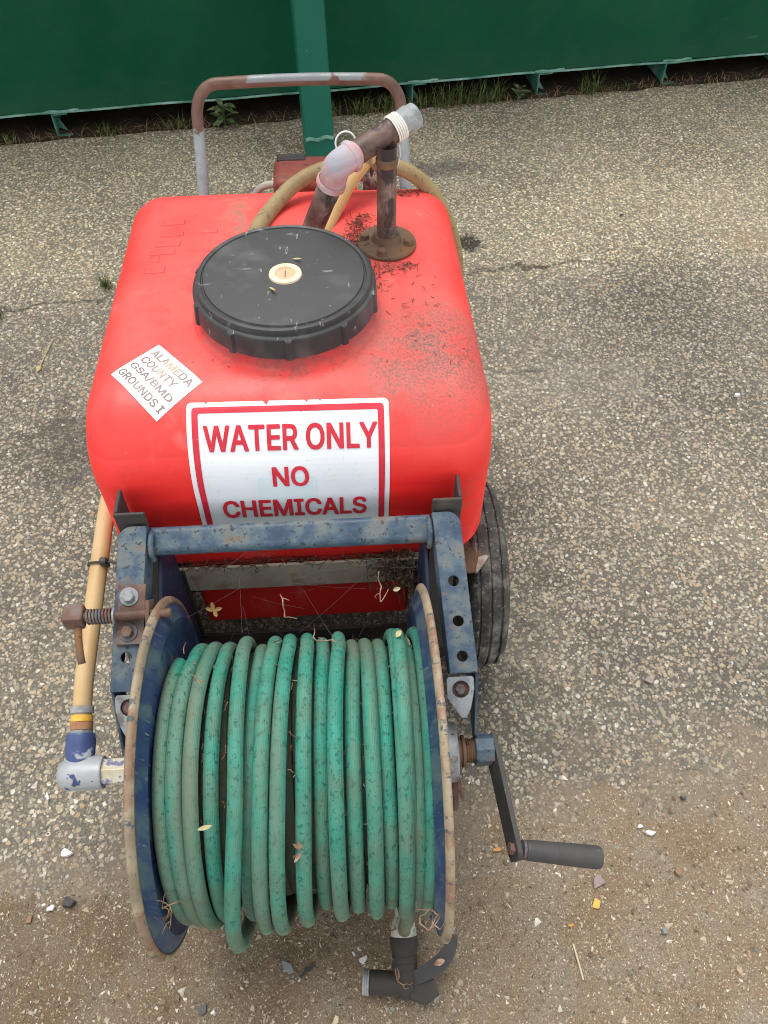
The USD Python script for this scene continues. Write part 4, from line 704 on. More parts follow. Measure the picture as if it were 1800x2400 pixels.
elb = part(cart, 'pipe_elbow', T(el, 0.0222, 32), 'pink_fitting', smooth=50)
for c0, d0 in ((E1 - dE * 0.004, dE), (A + dAB * 0.014, -dAB)):
    part(elb, 'collar', lathe([(0.0205, 0), (0.0240, 0.0005), (0.0250, 0.0025), (0.0250, 0.0085), (0.0226, 0.0115)], c0, d0, 36), 'pink_fitting')
# white wire loop hanging behind the pipe
wc = np.array([0.110, 0.825, 0.872]); u, w = np.array([1, 0.1, 0]), np.array([0, 0.35, 0.94])
part(cart, 'wire_loop', T([wc + 0.0165 * (math.cos(a) * u + math.sin(a) * w) for a in np.linspace(0, 2 * PI, 36)], 0.0014, 8), 'white_plastic')
# suction hoses over the back of the tank
part(cart, 'suction_hose', T(spline([(-0.075, 0.715, 0.698), (-0.062, 0.765, 0.720), (-0.047, 0.825, 0.7265), (-0.026, 0.875, 0.7280), (0.003, 0.912, 0.7405), (0.062, 0.945, 0.758), (0.110, 0.953, 0.764), (0.155, 0.957, 0.763), (0.224, 0.960, 0.744), (0.272, 0.958, 0.702), (0.304, 0.950, 0.645), (0.324, 0.94, 0.58), (0.330, 0.93, 0.50), (0.322, 0.92, 0.40)], 0.008), 0.0138, 20), 'olive_hose', smooth=True, label='olive suction hose arching over the back of the tank')
part(cart, 'suction_hose', T(spline([(0.060, 0.80, 0.716), (0.080, 0.845, 0.722), (0.108, 0.885, 0.752), (0.138, 0.915, 0.778), (0.160, 0.935, 0.790), (0.185, 0.975, 0.775), (0.20, 1.04, 0.72), (0.17, 1.10, 0.64)], 0.008), 0.0115, 18), 'orange_hose', smooth=True, label='orange-tan hose bending down beside the elbow')
part(cart, 'hose_end', cat(lathe([(0.013, -0.03), (0.0165, 0.0), (0.0172, 0.03), (0.0165, 0.034), (0.013, 0.034)], (0.122, 0.925, 0.786), (0.8, 0.1, 0.06), 24)), 'olive_hose')
part(cart, 'strap', T([np.array([0.158, 0.938, 0.778]) + 0.0225 * np.array([0.12 * math.cos(a), 0.9 * math.cos(a), math.sin(a) * 1.15]) for a in np.linspace(0, 2 * PI, 30)], 0.0022, 8), 'black_rubber')
# handle
hx0, hx1 = -0.178, 0.229
def hp(z, x): return (x, 1.02 + 0.21 * (z - 0.45) / 0.40 + 0.0, z)
hpts = []
zt = 0.802; rad = 0.045
left = [hp(z, hx0 - 0.008 * (zt - z) / 0.3) for z in np.linspace(0.30, zt - rad, 12)]
arc = [hp(zt - rad + rad * math.sin(a), hx0 + rad - rad * math.cos(a)) for a in np.linspace(0, PI / 2, 10)[1:]]
top = [hp(zt + 0.003 * math.sin(3.0 * t), hx0 + rad + (hx1 - hx0 - 2 * rad) * t) for t in np.linspace(0, 1, 14)[1:-1]]
arc2 = [hp(zt - rad + rad * math.cos(a), hx1 - rad + rad * math.sin(a)) for a in np.linspace(0, PI / 2, 10)]
right = [hp(z, hx1 + 0.010 * (zt - z) / 0.3) for z in np.linspace(zt - rad, 0.30, 12)[1:]]
handle = part(cart, 'push_handle', T(np.array(left + arc + top + arc2 + right), 0.0116, 20), 'handle_steel', smooth=True)
part(handle, 'foot_collar', lathe([(0.0125, 0), (0.017, 0.002), (0.017, 0.012), (0.0125, 0.014)], hp(0.60, hx1 + 0.0076), (0, 0.465, 0.885), 24), 'grey_channel')
# pump and engine behind the tank
part(cart, 'engine_block', cat(*[box((-0.030, 1.085 + k * 0.012, 0.40), (0.115, 1.092 + k * 0.012, 0.628), 0.002) for k in range(9)], box((-0.022, 1.088, 0.40), (0.107, 1.185, 0.62), 0.006)), 'engine_red', label='rusty red finned engine block')
part(cart, 'engine_shroud', unman(m3.Manifold.batch_hull([m3.Manifold.sphere(0.018, 20).translate((x, y, z)) for x in (-0.020, 0.07) for y in (1.10, 1.175) for z in (0.45, 0.642)])), 'engine_red')
part(cart, 'engine_cover', box((-0.030, 1.165, 0.655), (0.03, 1.19, 0.663), 0.002), 'dark_steel')
part(cart, 'starter_grip', T(spline([(-0.034, 1.11, 0.64), (-0.062, 1.115, 0.632), (-0.078, 1.12, 0.612), (-0.080, 1.12, 0.585)], 0.006), 0.0075, 12), 'pale_grey')
part(cart, 'engine_base', box((-0.20, 1.03, 0.34), (0.25, 1.24, 0.352), 0.002), 'grey_channel')
part(cart, 'pump_body', cat(lathe([(0, 0), (0.045, 0), (0.05, 0.008), (0.05, 0.05), (0.04, 0.06), (0, 0.06)], (0.135, 1.12, 0.55), (1, 0, 0), 28), rod((0.165, 1.12, 0.58), (0.165, 1.12, 0.66), 0.018)), 'rust_pipe')
part(cart, 'choke_lever', cat(box((0.124, 1.024, 0.655), (0.132, 1.030, 0.722), 0.002), box((0.092, 1.024, 0.655), (0.1238, 1.030, 0.666), 0.002), box((0.126, 1.0302, 0.64), (0.131, 1.06, 0.66), 0.001)), 'orange_plastic')
part(cart, 'delivery_pipe', T(spline([(0.19, 1.05, 0.64), (0.165, 1.06, 0.668), (0.135, 1.075, 0.68), (0.10, 1.10, 0.675)], 0.006), 0.012, 14), 'rust_pipe', smooth=True)

# wheels
def wheel(cx, sgn):
    R = 0.186; w = 0.037
    prof = [(0.095, -0.030), (0.125, -0.037), (0.155, -0.0385), (0.172, -0.034), (0.180, -0.028)]
    for g in (-0.0195, 0.0, 0.0195):
        c = R - 0.0035 * (abs(g) / 0.02) ** 2
        prof += [(c - 0.0004, g - 0.0042), (c - 0.001, g - 0.0022), (c - 0.0052, g - 0.0012), (c - 0.0052, g + 0.0012), (c - 0.001, g + 0.0022), (c - 0.0004, g + 0.0042)]
    prof += [(0.180, 0.028), (0.172, 0.034), (0.155, 0.0385), (0.125, 0.037), (0.095, 0.030)]
    t = part(cart, 'wheel', lathe(prof, (cx, 0.432, R - 0.002), (1, 0, 0), 96), 'tyre_rubber', smooth=28)
    part(t, 'rim', lathe([(0, -0.008), (0.03, -0.012), (0.034, -0.004), (0.075, 0.006), (0.088, -0.02), (0.097, -0.03), (0.099, 0.0), (0.097, 0.03), (0.088, 0.02), (0.075, 0.012), (0.034, 0.004), (0.03, 0.014), (0, 0.012)], (cx, 0.432, R - 0.002), (1, 0, 0), 48), 'rim_white')
wheel(0.334, 1); wheel(-0.292, -1)
part(cart, 'axle', rod((-0.315, 0.432, 0.184), (0.372, 0.432, 0.184), 0.012), 'dark_steel')

# chassis
def angle_rail(x, sgn):
    return cat(box((x, 0.335, 0.338), (x + sgn * 0.045, 1.06, 0.345), 0.001), box((x, 0.335, 0.295), (x + sgn * 0.006, 1.06, 0.3375), 0.001))
for sgn in (-1, 1):
    part(cart, 'chassis_rail', angle_rail(sgn * 0.215, sgn), 'dark_steel')
    pl = sg.Polygon([(sgn * 0.236, 0.322), (sgn * 0.306, 0.322), (sgn * 0.330, 0.352), (sgn * 0.330, 0.42), (sgn * 0.262, 0.42)])
    cp = part(cart, 'corner_plate', prism(pl, 'z', 0.3465, 0.3515), 'rust_brown')
    part(cp, 'worn_edge', prism(sg.Polygon([(sgn * 0.304, 0.3215), (sgn * 0.3065, 0.3205), (sgn * 0.3312, 0.3515), (sgn * 0.3312, 0.358), (sgn * 0.313, 0.352)]), 'z', 0.3462, 0.3522), 'plate_pale')
    # upright angle posts clasping the tank's front corners
    xo = sgn * 0.257
    part(cart, 'angle_post', cat(box((xo, 0.281, 0.16), (xo - sgn * 0.045, 0.2865, 0.606), 0.0012), box((xo, 0.2868, 0.16), (xo - sgn * 0.0055, 0.331, 0.606), 0.0012)), 'dark_steel')
    part(cart, 'post_strap', box((sgn * 0.196, 0.318, 0.14), (sgn * 0.226, 0.324, 0.40), 0.001), 'dark_steel')
part(cart, 'front_channel', cat(box((-0.235, 0.3215, 0.334), (0.235, 0.327, 0.401), 0.001), box((-0.235, 0.3275, 0.334), (0.235, 0.354, 0.340), 0.001)), 'grey_channel')
part(cart, 'lower_channel', cat(box((-0.24, 0.315, 0.150), (0.24, 0.321, 0.190), 0.001), box((-0.24, 0.275, 0.1445), (0.24, 0.321, 0.1495), 0.001)), 'dark_steel')
part(cart, 'lower_channel', cat(box((-0.23, 0.20, 0.10), (0.23, 0.206, 0.14), 0.001), box((-0.23, 0.206, 0.095), (0.23, 0.27, 0.0995), 0.001)), 'dark_steel')

# reel frame: top bar, two channel arms with holes, side plates down to the chassis
def rounded_bar(x0, x1, y, z, hy, hz, r, tilt):
    m = unman(m3.Manifold.batch_hull([m3.Manifold.cylinder(x1 - x0, r, r, 20).rotate((0, 90, 0)).translate((x0, sy * (hy - r), sz * (hz - r))) for sy in (-1, 1) for sz in (-1, 1)]))
    m = rot_about(m, (1, 0, 0), tilt, (0, 0, 0)); m.apply_translation((0, y, z)); return m
part(cart, 'cross_bar', rounded_bar(-0.209, 0.209, 0.272, 0.550, 0.0205, 0.0175, 0.009, 30), 'blue_steel', smooth=30)
armd = np.array([0, -0.885, -0.465]); armd /= np.linalg.norm(armd); armn = np.array([0, -armd[2], armd[1]]); armn = np.array([0, 0.465, -0.885]) * -1 / np.linalg.norm([0.465, 0.885])
armn = np.array([0, -0.465, 0.885]) / np.linalg.norm([0.465, 0.885])
AR0 = np.array([0, 0.2745, 0.5865])                 # top end of the arm's face
def ap(x, s, h=0.0): return AR0 + np.array([x, 0, 0]) + armd * s + armn * h
ARML = 0.238
def arm(sgn):
    cxm = sgn * 0.232
    splay = sgn * 0.045
    hw = 0.0205
    prof = sg.box(-hw, -0.05, hw, 0).buffer(0)
    # web with rounded shoulders and round holes, in the arm's own plane
    web = sg.box(-hw, 0.0, hw, ARML).difference(sg.Point(0, 0).buffer(0.0))
    q8 = np.radians(np.linspace(0, 90, 7)); ro = 0.019
    oc = [(hw - ro + ro * math.sin(t), ro - ro * math.cos(t)) for t in q8]
    pl = sg.Polygon([(-hw, 0.0)] + oc + [(hw, ARML), (-hw, ARML)])
    if sgn < 0: pl = affinity.scale(pl, -1, 1, origin=(0, 0))
    mm = man(prism(pl, 'z', -0.05, 0.0)) - man(box((-hw + 0.005, 0.005, -0.09), (hw - 0.005, ARML + 0.02, -0.005), 0.001))
    cut = sg.Polygon([(0.155, -0.06), (ARML + 0.05, -0.06), (ARML + 0.05, -0.022)])
    mm = mm - man(prism(cut, 'x', -0.04, 0.04))
    for s_ in ((0.104, 0.163, 0.214)[:3] if sgn > 0 else (0.190,)):
        mm = mm - m3.Manifold.cylinder(0.1, 0.0080, 0.0080, 28).translate((0, s_, -0.05))
    m = unman(mm); v = m.vertices.copy()
    P = ap(0, 0) + np.outer(v[:, 1], armd) + np.outer(v[:, 2], armn); P[:, 0] = cxm + v[:, 0] + splay * v[:, 1]
    m = trimesh.Trimesh(P, m.faces, process=False)
    if m.volume < 0: m.invert()
    return part(cart, 'reel_arm', m, 'blue_steel', smooth=25, label='right arm of the reel frame, punched with round holes' if sgn > 0 else 'left arm of the reel frame carrying the latch')
arms = {s: arm(s) for s in (-1, 1)}
for sgn in (-1, 1):
    xi = sgn * 0.2025
    sp = sg.Polygon([(0.285, 0.545), (0.10, 0.44), (0.085, 0.405), (0.20, 0.20), (0.31, 0.17), (0.315, 0.52)])
    part(cart, 'side_plate', prism(sp, 'x', xi - 0.0025, xi + 0.0025), 'navy_steel')
    part(cart, 'corner_weld', T(np.array([(sgn * 0.2065, 0.272 + 0.021 * math.cos(q) - 0.0105, 0.548 + 0.021 * math.sin(q) + 0.006) for q in np.radians(np.linspace(55, 215, 14))]), 0.0042, 10), 'blue_steel')
    # tapering outer plate down to the bearing
    xo = sgn * 0.262
    op = sg.Polygon([tuple(ap(0, 0.183, -0.048)[1:]), tuple(ap(0, 0.235, -0.006)[1:]), (0.045, 0.425), (0.012, 0.372), (0.022, 0.348), (0.06, 0.365)])
    part(cart, 'outer_plate', prism(op.convex_hull, 'x', xo - 0.002, xo + 0.002), 'blue_steel')
    # bright bearing bracket with its bolt
    q0 = ap(0, ARML + 0.004, 0.001)
    xa, xb = sgn * 0.216, sgn * 0.256
    e1 = np.array([0, -0.80, -0.60]); e2 = np.array([0, -0.60, 0.80]); qq = np.array(q0); qq[0] = 0
    def tp(x, a_, h_): return qq + np.array([x, 0, 0]) + e1 * a_ + e2 * h_
    tabm = man(hull([tp(sgn * x, a_, h_) for h_ in (-0.003, 0.0) for x, a_ in ((0.2165, 0.004), (0.219, 0.001), (0.2535, 0.001), (0.256, 0.004), (0.256, 0.020), (0.250, 0.046), (0.243, 0.060), (0.236, 0.060), (0.2165, 0.030))])) - man(rod(tp(sgn * 0.2365, 0.019, -0.02), tp(sgn * 0.2365, 0.019, 0.02), 0.0125, 28, 0.0001))
    tab = unman(tabm)
    br = part(cart, 'bearing_bracket', tab, 'zinc_white')
    part(br, 'bolt', hexbolt(tp(sgn * 0.2365, 0.019, -0.008), e2, 0.0082, 0.008, 0.0122), 'rust_red')

# latch on the left arm
lp = part(cart, 'latch_plate', hull([ap(-0.2265 - a * 0.0195 + 0.045 * -1 * s0, s0, h) for a in (-1, 1) for s0 in (0.087, 0.172) for h in (0.0015, 0.0068)]), 'rust_red')
for s0, mt in ((0.104, 'zinc_white'), (0.154, 'rust_red')):
    part(lp, 'bolt', hexbolt(ap(-0.2315 - 0.03 * s0, s0, 0.0068), armn, 0.0088, 0.0085, 0.0135), mt)
pc = ap(0, 0.131, 0.0195); pc[0] = 0
def lx(x, dy=0, dz=0): return pc + np.array([x, dy, dz])
part(lp, 'pin_guide', hull([ap(x, s, h) for x in (-0.2055, -0.2005) for s, h in ((0.109, 0.0015), (0.153, 0.0015), (0.113, 0.032), (0.147, 0.032))]), 'rust_red')
pin = part(cart, 'latch_pin', rod(lx(-0.300), lx(-0.172), 0.0066), 'rust_red')
part(pin, 'spring', T([lx(-0.290 + 0.036 * t) + 0.0098 * np.array([0, math.cos(t * 2 * PI * 8), math.sin(t * 2 * PI * 8)]) for t in np.linspace(0, 1, 170)], 0.0017, 8), 'rust_red')
part(pin, 'retaining_ring', lathe([(0.0066, 0), (0.0115, 0), (0.0115, 0.0028), (0.0066, 0.0028)], lx(-0.2535), (1, 0, 0), 24), 'zinc_white')
part(pin, 'pin_block', box(lx(-0.322, -0.012, -0.013), lx(-0.294, 0.016, 0.013), 0.0015), 'rust_red')
part(pin, 'pin_lever', T(spline([lx(-0.303, -0.012, -0.008), lx(-0.300, -0.035, -0.014), lx(-0.295, -0.060, -0.026)], 0.006), 0.0055, 12), 'rust_brown', smooth=True)

# reel
ZR = 0.345; AX = np.array([1.0, 0, 0])
reel_hub = part(cart, 'reel_drum', lathe([(0.105, -0.172), (0.11, -0.17), (0.11, 0.17), (0.105, 0.172)], (0, 0, ZR), AX, 48), 'navy_steel')
def flange(sgn):
    prof = [(0.02, 0.178), (0.10, 0.178), (0.165, 0.179), (0.205, 0.182), (0.218, 0.1775), (0.2245, 0.1755), (0.231, 0.1785), (0.240, 0.184), (0.2475, 0.187)]
    back = [(r_, h_ + 0.0022) for r_, h_ in prof[::-1]]
    f = part(cart, 'reel_flange', lathe([(a, sgn * b) for a, b in (prof + back)], (0, 0, ZR), AX, 128), 'flange_blue', smooth=40, label='left flange of the hose reel' if sgn < 0 else 'right flange of the hose reel')
    rim = [(0.2460, 0.1858), (0.2500, 0.1862), (0.2548, 0.1884), (0.2572, 0.1917), (0.2571, 0.1948), (0.2545, 0.1970), (0.2510, 0.1967), (0.2475, 0.1925), (0.2460, 0.1858)]
    part(f, 'rolled_rim', lathe([(a, sgn * b) for a, b in rim], (0, 0, ZR), AX, 128), 'rim_worn', smooth=50)
    return f
for s in (-1, 1):
    flange(s)
# crank side
hub = part(cart, 'bearing', lathe([(0, 0.180), (0.050, 0.180), (0.050, 0.184), (0.050, 0.2115), (0.047, 0.2125), (0.045, 0.218), (0.044, 0.230), (0.041, 0.233), (0.030, 0.234), (0.0, 0.234)], (0, 0, ZR), AX, 40), 'zinc_white')
part(hub, 'bearing_plate', prism(affinity.translate(sg.Polygon([(-0.05, -0.055), (0.02, -0.06), (0.05, 0.02), (0.045, 0.062), (0.0, 0.058), (-0.045, 0.02)]).buffer(0.008), 0, ZR), 'x', 0.2042, 0.2088), 'zinc_white')
part(hub, 'lock_bolt', cat(rod((0.226, -0.035, ZR - 0.018), (0.226, -0.072, ZR - 0.045), 0.006), *[lathe([(0.006, 0), (0.0068, 0.0008), (0.006, 0.0016)], np.array([0.226, -0.050, ZR - 0.029]) + np.array([0, -0.81, -0.59]) * 0.0024 * k, (0, -0.81, -0.59), 16) for k in range(8)]), 'rust_red')
part(hub, 'wing_nut', hull([(0.2315, -0.028, ZR - 0.02), (0.2355, -0.028, ZR - 0.02), (0.2315, -0.050, ZR - 0.026), (0.2355, -0.050, ZR - 0.026), (0.240, -0.060, ZR - 0.050), (0.244, -0.058, ZR - 0.050), (0.240, -0.048, ZR - 0.056), (0.244, -0.046, ZR - 0.056)]), 'rust_red')
sh = [(0.0, 0.233), (0.025, 0.233), (0.026, 0.237), (0.0195, 0.2375), (0.0195, 0.2405), (0.024, 0.241), (0.024, 0.2455)]
for k in range(5): sh += [(0.0185, 0.246 + k * 0.003), (0.0168, 0.2475 + k * 0.003)]
part(cart, 'reel_shaft', lathe(sh + [(0.0185, 0.262), (0, 0.262)], (0, 0, ZR), AX, 36), 'rust_brown')
crank = part(cart, 'crank_socket', lathe([(0, 0.2605), (0.0225, 0.2605), (0.0235, 0.262), (0.0235, 0.2885), (0, 0.2885)], (0, 0, ZR), AX, 8, PI / 8), 'blue_steel', smooth=20)
lev = hull([(x - 0.010 * (z < ZR), y, z) for (x, y, z) in [(0.2885, 0.020, ZR + 0.016), (0.2955, 0.020, ZR + 0.016), (0.2885, 0.020, ZR - 0.016), (0.2955, 0.020, ZR - 0.016), (0.301, -0.152, ZR + 0.012), (0.308, -0.152, ZR + 0.012), (0.301, -0.152, ZR - 0.014), (0.308, -0.152, ZR - 0.014), (0.3015, -0.163, ZR + 0.004), (0.3085, -0.163, ZR + 0.004), (0.3015, -0.163, ZR - 0.006), (0.3085, -0.163, ZR - 0.006)]])
part(crank, 'crank_lever', lev, 'dark_steel', label='dark flat bar crank lever')
g0 = np.array([0.3095, -0.148, ZR - 0.002]); gd = np.array([0.97, -0.10, -0.19]); gd /= np.linalg.norm(gd)
part(crank, 'grip_bolt', cat(lathe([(0, -0.012), (0.008, -0.012), (0.009, -0.010), (0.009, -0.001), (0, -0.001)], g0 - gd * 0.0075, gd, 6), lathe([(0, 0), (0.0135, 0), (0.0135, 0.004), (0, 0.004)], g0, gd, 28)), 'rust_red')
part(crank, 'crank_grip', lathe([(0, 0.005), (0.0125, 0.005), (0.0142, 0.008), (0.0150, 0.05), (0.0147, 0.0504), (0.0151, 0.0508), (0.0160, 0.09), (0.0162, 0.112), (0.0150, 0.116), (0.0115, 0.1175), (0, 0.1165)], g0, gd, 36), 'grip_grey')
# swivel inlet at the left
part(cart, 'swivel_nut', lathe([(0, 0.255), (0.0195, 0.255), (0.0205, 0.257), (0.0205, 0.296), (0.0185, 0.300), (0, 0.300)], (0, 0, ZR), -AX, 6, 0.3), 'brass_nut', smooth=20)
part(cart, 'swivel_shaft', rod((-0.258, 0, ZR), (-0.175, 0, ZR), 0.013), 'rust_pipe')
elw = part(cart, 'swivel_elbow', lathe([(0, 0.296), (0.0235, 0.296), (0.0250, 0.299), (0.0250, 0.338), (0.0238, 0.350), (0.0185, 0.359), (0.009, 0.364), (0, 0.365)], (0, 0, ZR), -AX, 36), 'elbow_paint', smooth=40)
ed = np.array([0.0, 0.92, 0.36]); ed /= np.linalg.norm(ed); e0 = np.array([-0.333, 0.0, ZR])
part(elw, 'elbow_neck', lathe([(0.0185, 0.012), (0.0205, 0.024), (0.0218, 0.030), (0.0218, 0.055), (0.0205, 0.058), (0.0165, 0.0585)], e0, ed, 36), 'elbow_blue')
hs = [e0 + ed * 0.058, e0 + ed * 0.085, e0 + ed * 0.12, (-0.331, 0.19, 0.408), (-0.328, 0.27, 0.428), (-0.327, 0.343, 0.440), (-0.327, 0.414, 0.447), (-0.329, 0.50, 0.435), (-0.329, 0.60, 0.395), (-0.310, 0.69, 0.335), (-0.25, 0.76, 0.30), (-0.16, 0.80, 0.29)]
part(cart, 'supply_hose', T(spline(hs, 0.008), 0.0142, 20), 'tan_hose', smooth=True, label='cream supply hose running back from the swivel')
def sleeve(a, b, r0, mt, nm):
    p0, p1 = e0 + ed * a, e0 + ed * b
    part(cart, nm, lathe([(0.010, 0), (r0, 0.0003), (r0, b - a - 0.0003), (0.010, b - a)], p0, ed, 28), mt)
sleeve(0.0575, 0.063, 0.0165, 'zinc_white', 'hose_barb'); sleeve(0.0632, 0.075, 0.0166, 'brown_tape', 'tape_band'); sleeve(0.0752, 0.085, 0.0162, 'yellow_tape', 'tape_band'); sleeve(0.0875, 0.0985, 0.0172, 'galvanised', 'hose_clamp')
zt0 = np.array([-0.3275, 0.315, 0.4365])
part(cart, 'cable_tie', cat(T([zt0 + 0.0165 * np.array([math.cos(a), 0.35 * math.sin(a) * -1, math.sin(a)]) for a in np.linspace(0, 2 * PI, 30)], 0.0019, 8), box(zt0 + [0.006, -0.010, 0.010], zt0 + [0.018, 0.002, 0.021], 0.002), rod(zt0 + np.array([0.014, -0.003, 0.012]), zt0 + np.array([0.06, -0.01, 0.012]), 0.002)), 'black_rubber')

# ================================================================ the green hose wound on the reel
hose = thing('garden_hose', 'ribbed green garden hose wound on the reel in front of the red tank', 'hose', (0, 0, 0.0))
HR = 0.0103
# (x at top, front, bottom; outer radius at top, front, bottom; layer)
W = [(-0.166, -0.169, -0.160, .181, .200, .214, 0), (-0.146, -0.151, -0.142, .183, .206, .218, 0), (-0.125, -0.130, -0.126, .185, .205, .222, 0), (-0.103, -0.106, -0.108, .183, .192, .213, 1), (-0.074, -0.072, -0.091, .197, .211, .252, 0), (-0.052, -0.056, -0.070, .176, .185, .214, 1), (-0.031, -0.040, -0.052, .194, .214, .232, 0), (-0.008, -0.018, -0.030, .198, .214, .234, 0), (0.018, 0.014, 0.004, .198, .209, .226, 0),
     (0.040, 0.036, 0.031, .182, .189, .206, 1), (0.064, 0.055, 0.052, .196, .215, .222, 0), (0.084, 0.078, 0.075, .176, .196, .213, 1), (0.104, 0.103, 0.100, .177, .207, .222, 0), (0.124, 0.122, 0.122, .174, .192, .210, 1), (0.145, 0.143, 0.140, .197, .214, .224, 0), (0.163, 0.160, 0.156, .176, .196, .216, 1), (0.180, 0.1785, 0.171, .199, .206, .222, 0)]
def wind(xs, rs, xn, rn, nturn=72):
    """one turn: starts at the top, comes down the front to the bottom, and goes up behind to the next turn's top"""
    ang = np.radians([125, 62, -12, -70, -150, -235])
    x = [xs[0], xs[1], xs[2], (xs[2] * 0.8 + xn * 0.2), (xs[2] * 0.35 + xn * 0.65), xn]
    rr = [rs[0], rs[1], rs[2], (rs[2] + 0.19) / 2, 0.184, rn]
    t = np.linspace(0, 1, nturn, endpoint=False); A_ = ang[0] + (ang[-1] - ang[0]) * t
    fx, fr = PchipInterpolator(-ang, x), PchipInterpolator(-ang, rr)
    return A_, fx(-A_), fr(-A_) - HR
path, lower = [], []
for i, w in enumerate(W):
    nx = W[i + 1] if i + 1 < len(W) else (w[0] + 0.004, 0, 0, w[3])
    A_, X_, R_ = wind(w[:3], w[3:6], nx[0], nx[3])
    if i == len(W) - 1: A_, X_, R_ = A_[:60], X_[:60], R_[:60]
    path.append(np.stack([X_, -R_ * np.cos(A_), ZR + R_ * np.sin(A_)], 1))
path = np.vstack(path)
hm, huv = tube(path, HR, 18, ref=(1, 0, 0))
part(hose, 'hose_coil', hm, 'hose_green', smooth=True, uv=huv)
# lower, dirtier layer seen between the outer turns
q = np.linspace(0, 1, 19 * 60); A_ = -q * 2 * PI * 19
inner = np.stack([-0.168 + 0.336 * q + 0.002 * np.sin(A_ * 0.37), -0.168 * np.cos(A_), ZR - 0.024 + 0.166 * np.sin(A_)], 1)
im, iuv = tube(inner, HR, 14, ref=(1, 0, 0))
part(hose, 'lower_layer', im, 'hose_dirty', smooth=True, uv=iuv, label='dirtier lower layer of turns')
# the free end comes down the front and ends in a shut-off nozzle on the dirt
fe = [(0.150, 0.13, ZR + 0.135), (0.149, 0.05, ZR + 0.194), (0.147, -0.06, ZR + 0.196), (0.146, -0.155, ZR + 0.120), (0.146, -0.203, ZR + 0.0), (0.145, -0.205, ZR - 0.10), (0.145, -0.196, ZR - 0.19), (0.1445, -0.192, ZR - 0.235), (0.144, -0.199, 0.078)]
fm, fuv = tube(spline(fe, 0.006), HR, 18, ref=(1, 0, 0))
part(hose, 'free_end', fm, 'hose_green', smooth=True, uv=fuv)
nd = np.array([-0.02, -0.93, -0.36]); nd /= np.linalg.norm(nd)
n0 = np.array([0.1435, -0.187, 0.083])
part(hose, 'clear_sleeve', lathe([(0.0108, -0.034), (0.0128, -0.033), (0.0130, -0.020), (0.0142, -0.017), (0.0180, -0.010), (0.0200, 0.000), (0.0212, 0.010), (0.0215, 0.0145), (0.012, 0.015)], n0, nd, 28), 'clear_sleeve', smooth=40)
nz = part(hose, 'nozzle', lathe([(0.0166, 0.0188), (0.0179, 0.0094), (0.0207, 0.0085), (0.0225, 0.0141), (0.0230, 0.0244), (0.0210, 0.0320), (0.0199, 0.0376), (0.0204, 0.0381), (0.0206, 0.0470), (0.0195, 0.0484), (0.0202, 0.0498), (0.0204, 0.0583), (0.0191, 0.0597), (0.0197, 0.0611), (0.0195, 0.0696), (0.0184, 0.0884), (0.0147, 0.0978), (0, 0.106)], n0, nd, 32), 'nozzle_black', smooth=40)
g1 = n0 + nd * 0.081
gdir = np.array([-1.0, 0.12, -0.03]); gdir /= np.linalg.norm(gdir)
part(nz, 'outlet', lathe([(0, -0.012), (0.0153, -0.012), (0.0175, 0.0), (0.0184, 0.02), (0.0184, 0.056), (0.0167, 0.058), (0, 0.058)], g1, gdir, 32), 'nozzle_black', smooth=40)
part(nz, 'outlet_ring', cat(*[lathe([(0.0160, 0.058 + k * 0.0035), (0.0188, 0.0582 + k * 0.0035), (0.0194, 0.0597 + k * 0.0035), (0.0187, 0.0613 + k * 0.0035), (0.0158, 0.0615 + k * 0.0035)], g1, gdir, 32) for k in range(3)], lathe([(0.016, 0.0682), (0.0135, 0.0682), (0.0135, 0.058), (0, 0.058)], g1, gdir, 28)), 'galvanised')
# trigger: a curved blade to the right
lv = spline([g1 + np.array([0.008, 0.004, 0.012]), g1 + np.array([0.030, 0.012, 0.020]), g1 + np.array([0.055, 0.024, 0.027]), g1 + np.array([0.072, 0.042, 0.034]), g1 + np.array([0.078, 0.060, 0.040])], 0.005)
V, F = [], []
for i, p in enumerate(lv):
    t = i / (len(lv) - 1); w_ = 0.0095 + 0.004 * math.sin(PI * t); tn = lv[min(i + 1, len(lv) - 1)] - lv[max(i - 1, 0)]; tn /= np.linalg.norm(tn); sd = np.cross(tn, [0, 0, 1.0]); sd /= np.linalg.norm(sd); up_ = np.cross(sd, tn)
    V += [p - sd * w_ * 0.75 + up_ * 0.006, p - sd * w_ * 0.75 + up_ * 0.0035, p + sd * w_ - up_ * 0.005, p + sd * w_ - up_ * 0.0025]
for i in range(len(lv) - 1):
    a = 4 * i
    for k in range(4): F += [[a + k, a + (k + 1) % 4, a + 4 + (k + 1) % 4], [a + k, a + 4 + (k + 1) % 4, a + 4 + k]]
e = 4 * (len(lv) - 1); F += [[0, 2, 1], [0, 3, 2], [e, e + 1, e + 2], [e, e + 2, e + 3]]
part(nz, 'lever', (np.array(V), np.array(F)), 'black_rubber', smooth=30)
part(nz, 'body_end', cat(hull([g1 + np.array(q_) for q_ in ((0.006, 0.014, 0.010), (0.006, -0.020, 0.010), (0.046, 0.004, 0.010), (0.052, -0.018, 0.006), (0.006, 0.014, -0.012), (0.006, -0.020, -0.012), (0.046, 0.004, -0.012), (0.052, -0.018, -0.012), (0.030, -0.030, 0.004), (0.030, -0.030, -0.012))])), 'nozzle_black')
part(nz, 'worn_corner', hull([g1 + np.array(q_) for q_ in ((0.0465, 0.004, -0.004), (0.0525, -0.018, -0.004), (0.043, -0.026, -0.004), (0.0475, 0.004, -0.012), (0.0540, -0.019, -0.012), (0.044, -0.028, -0.012))]), 'zinc_white')

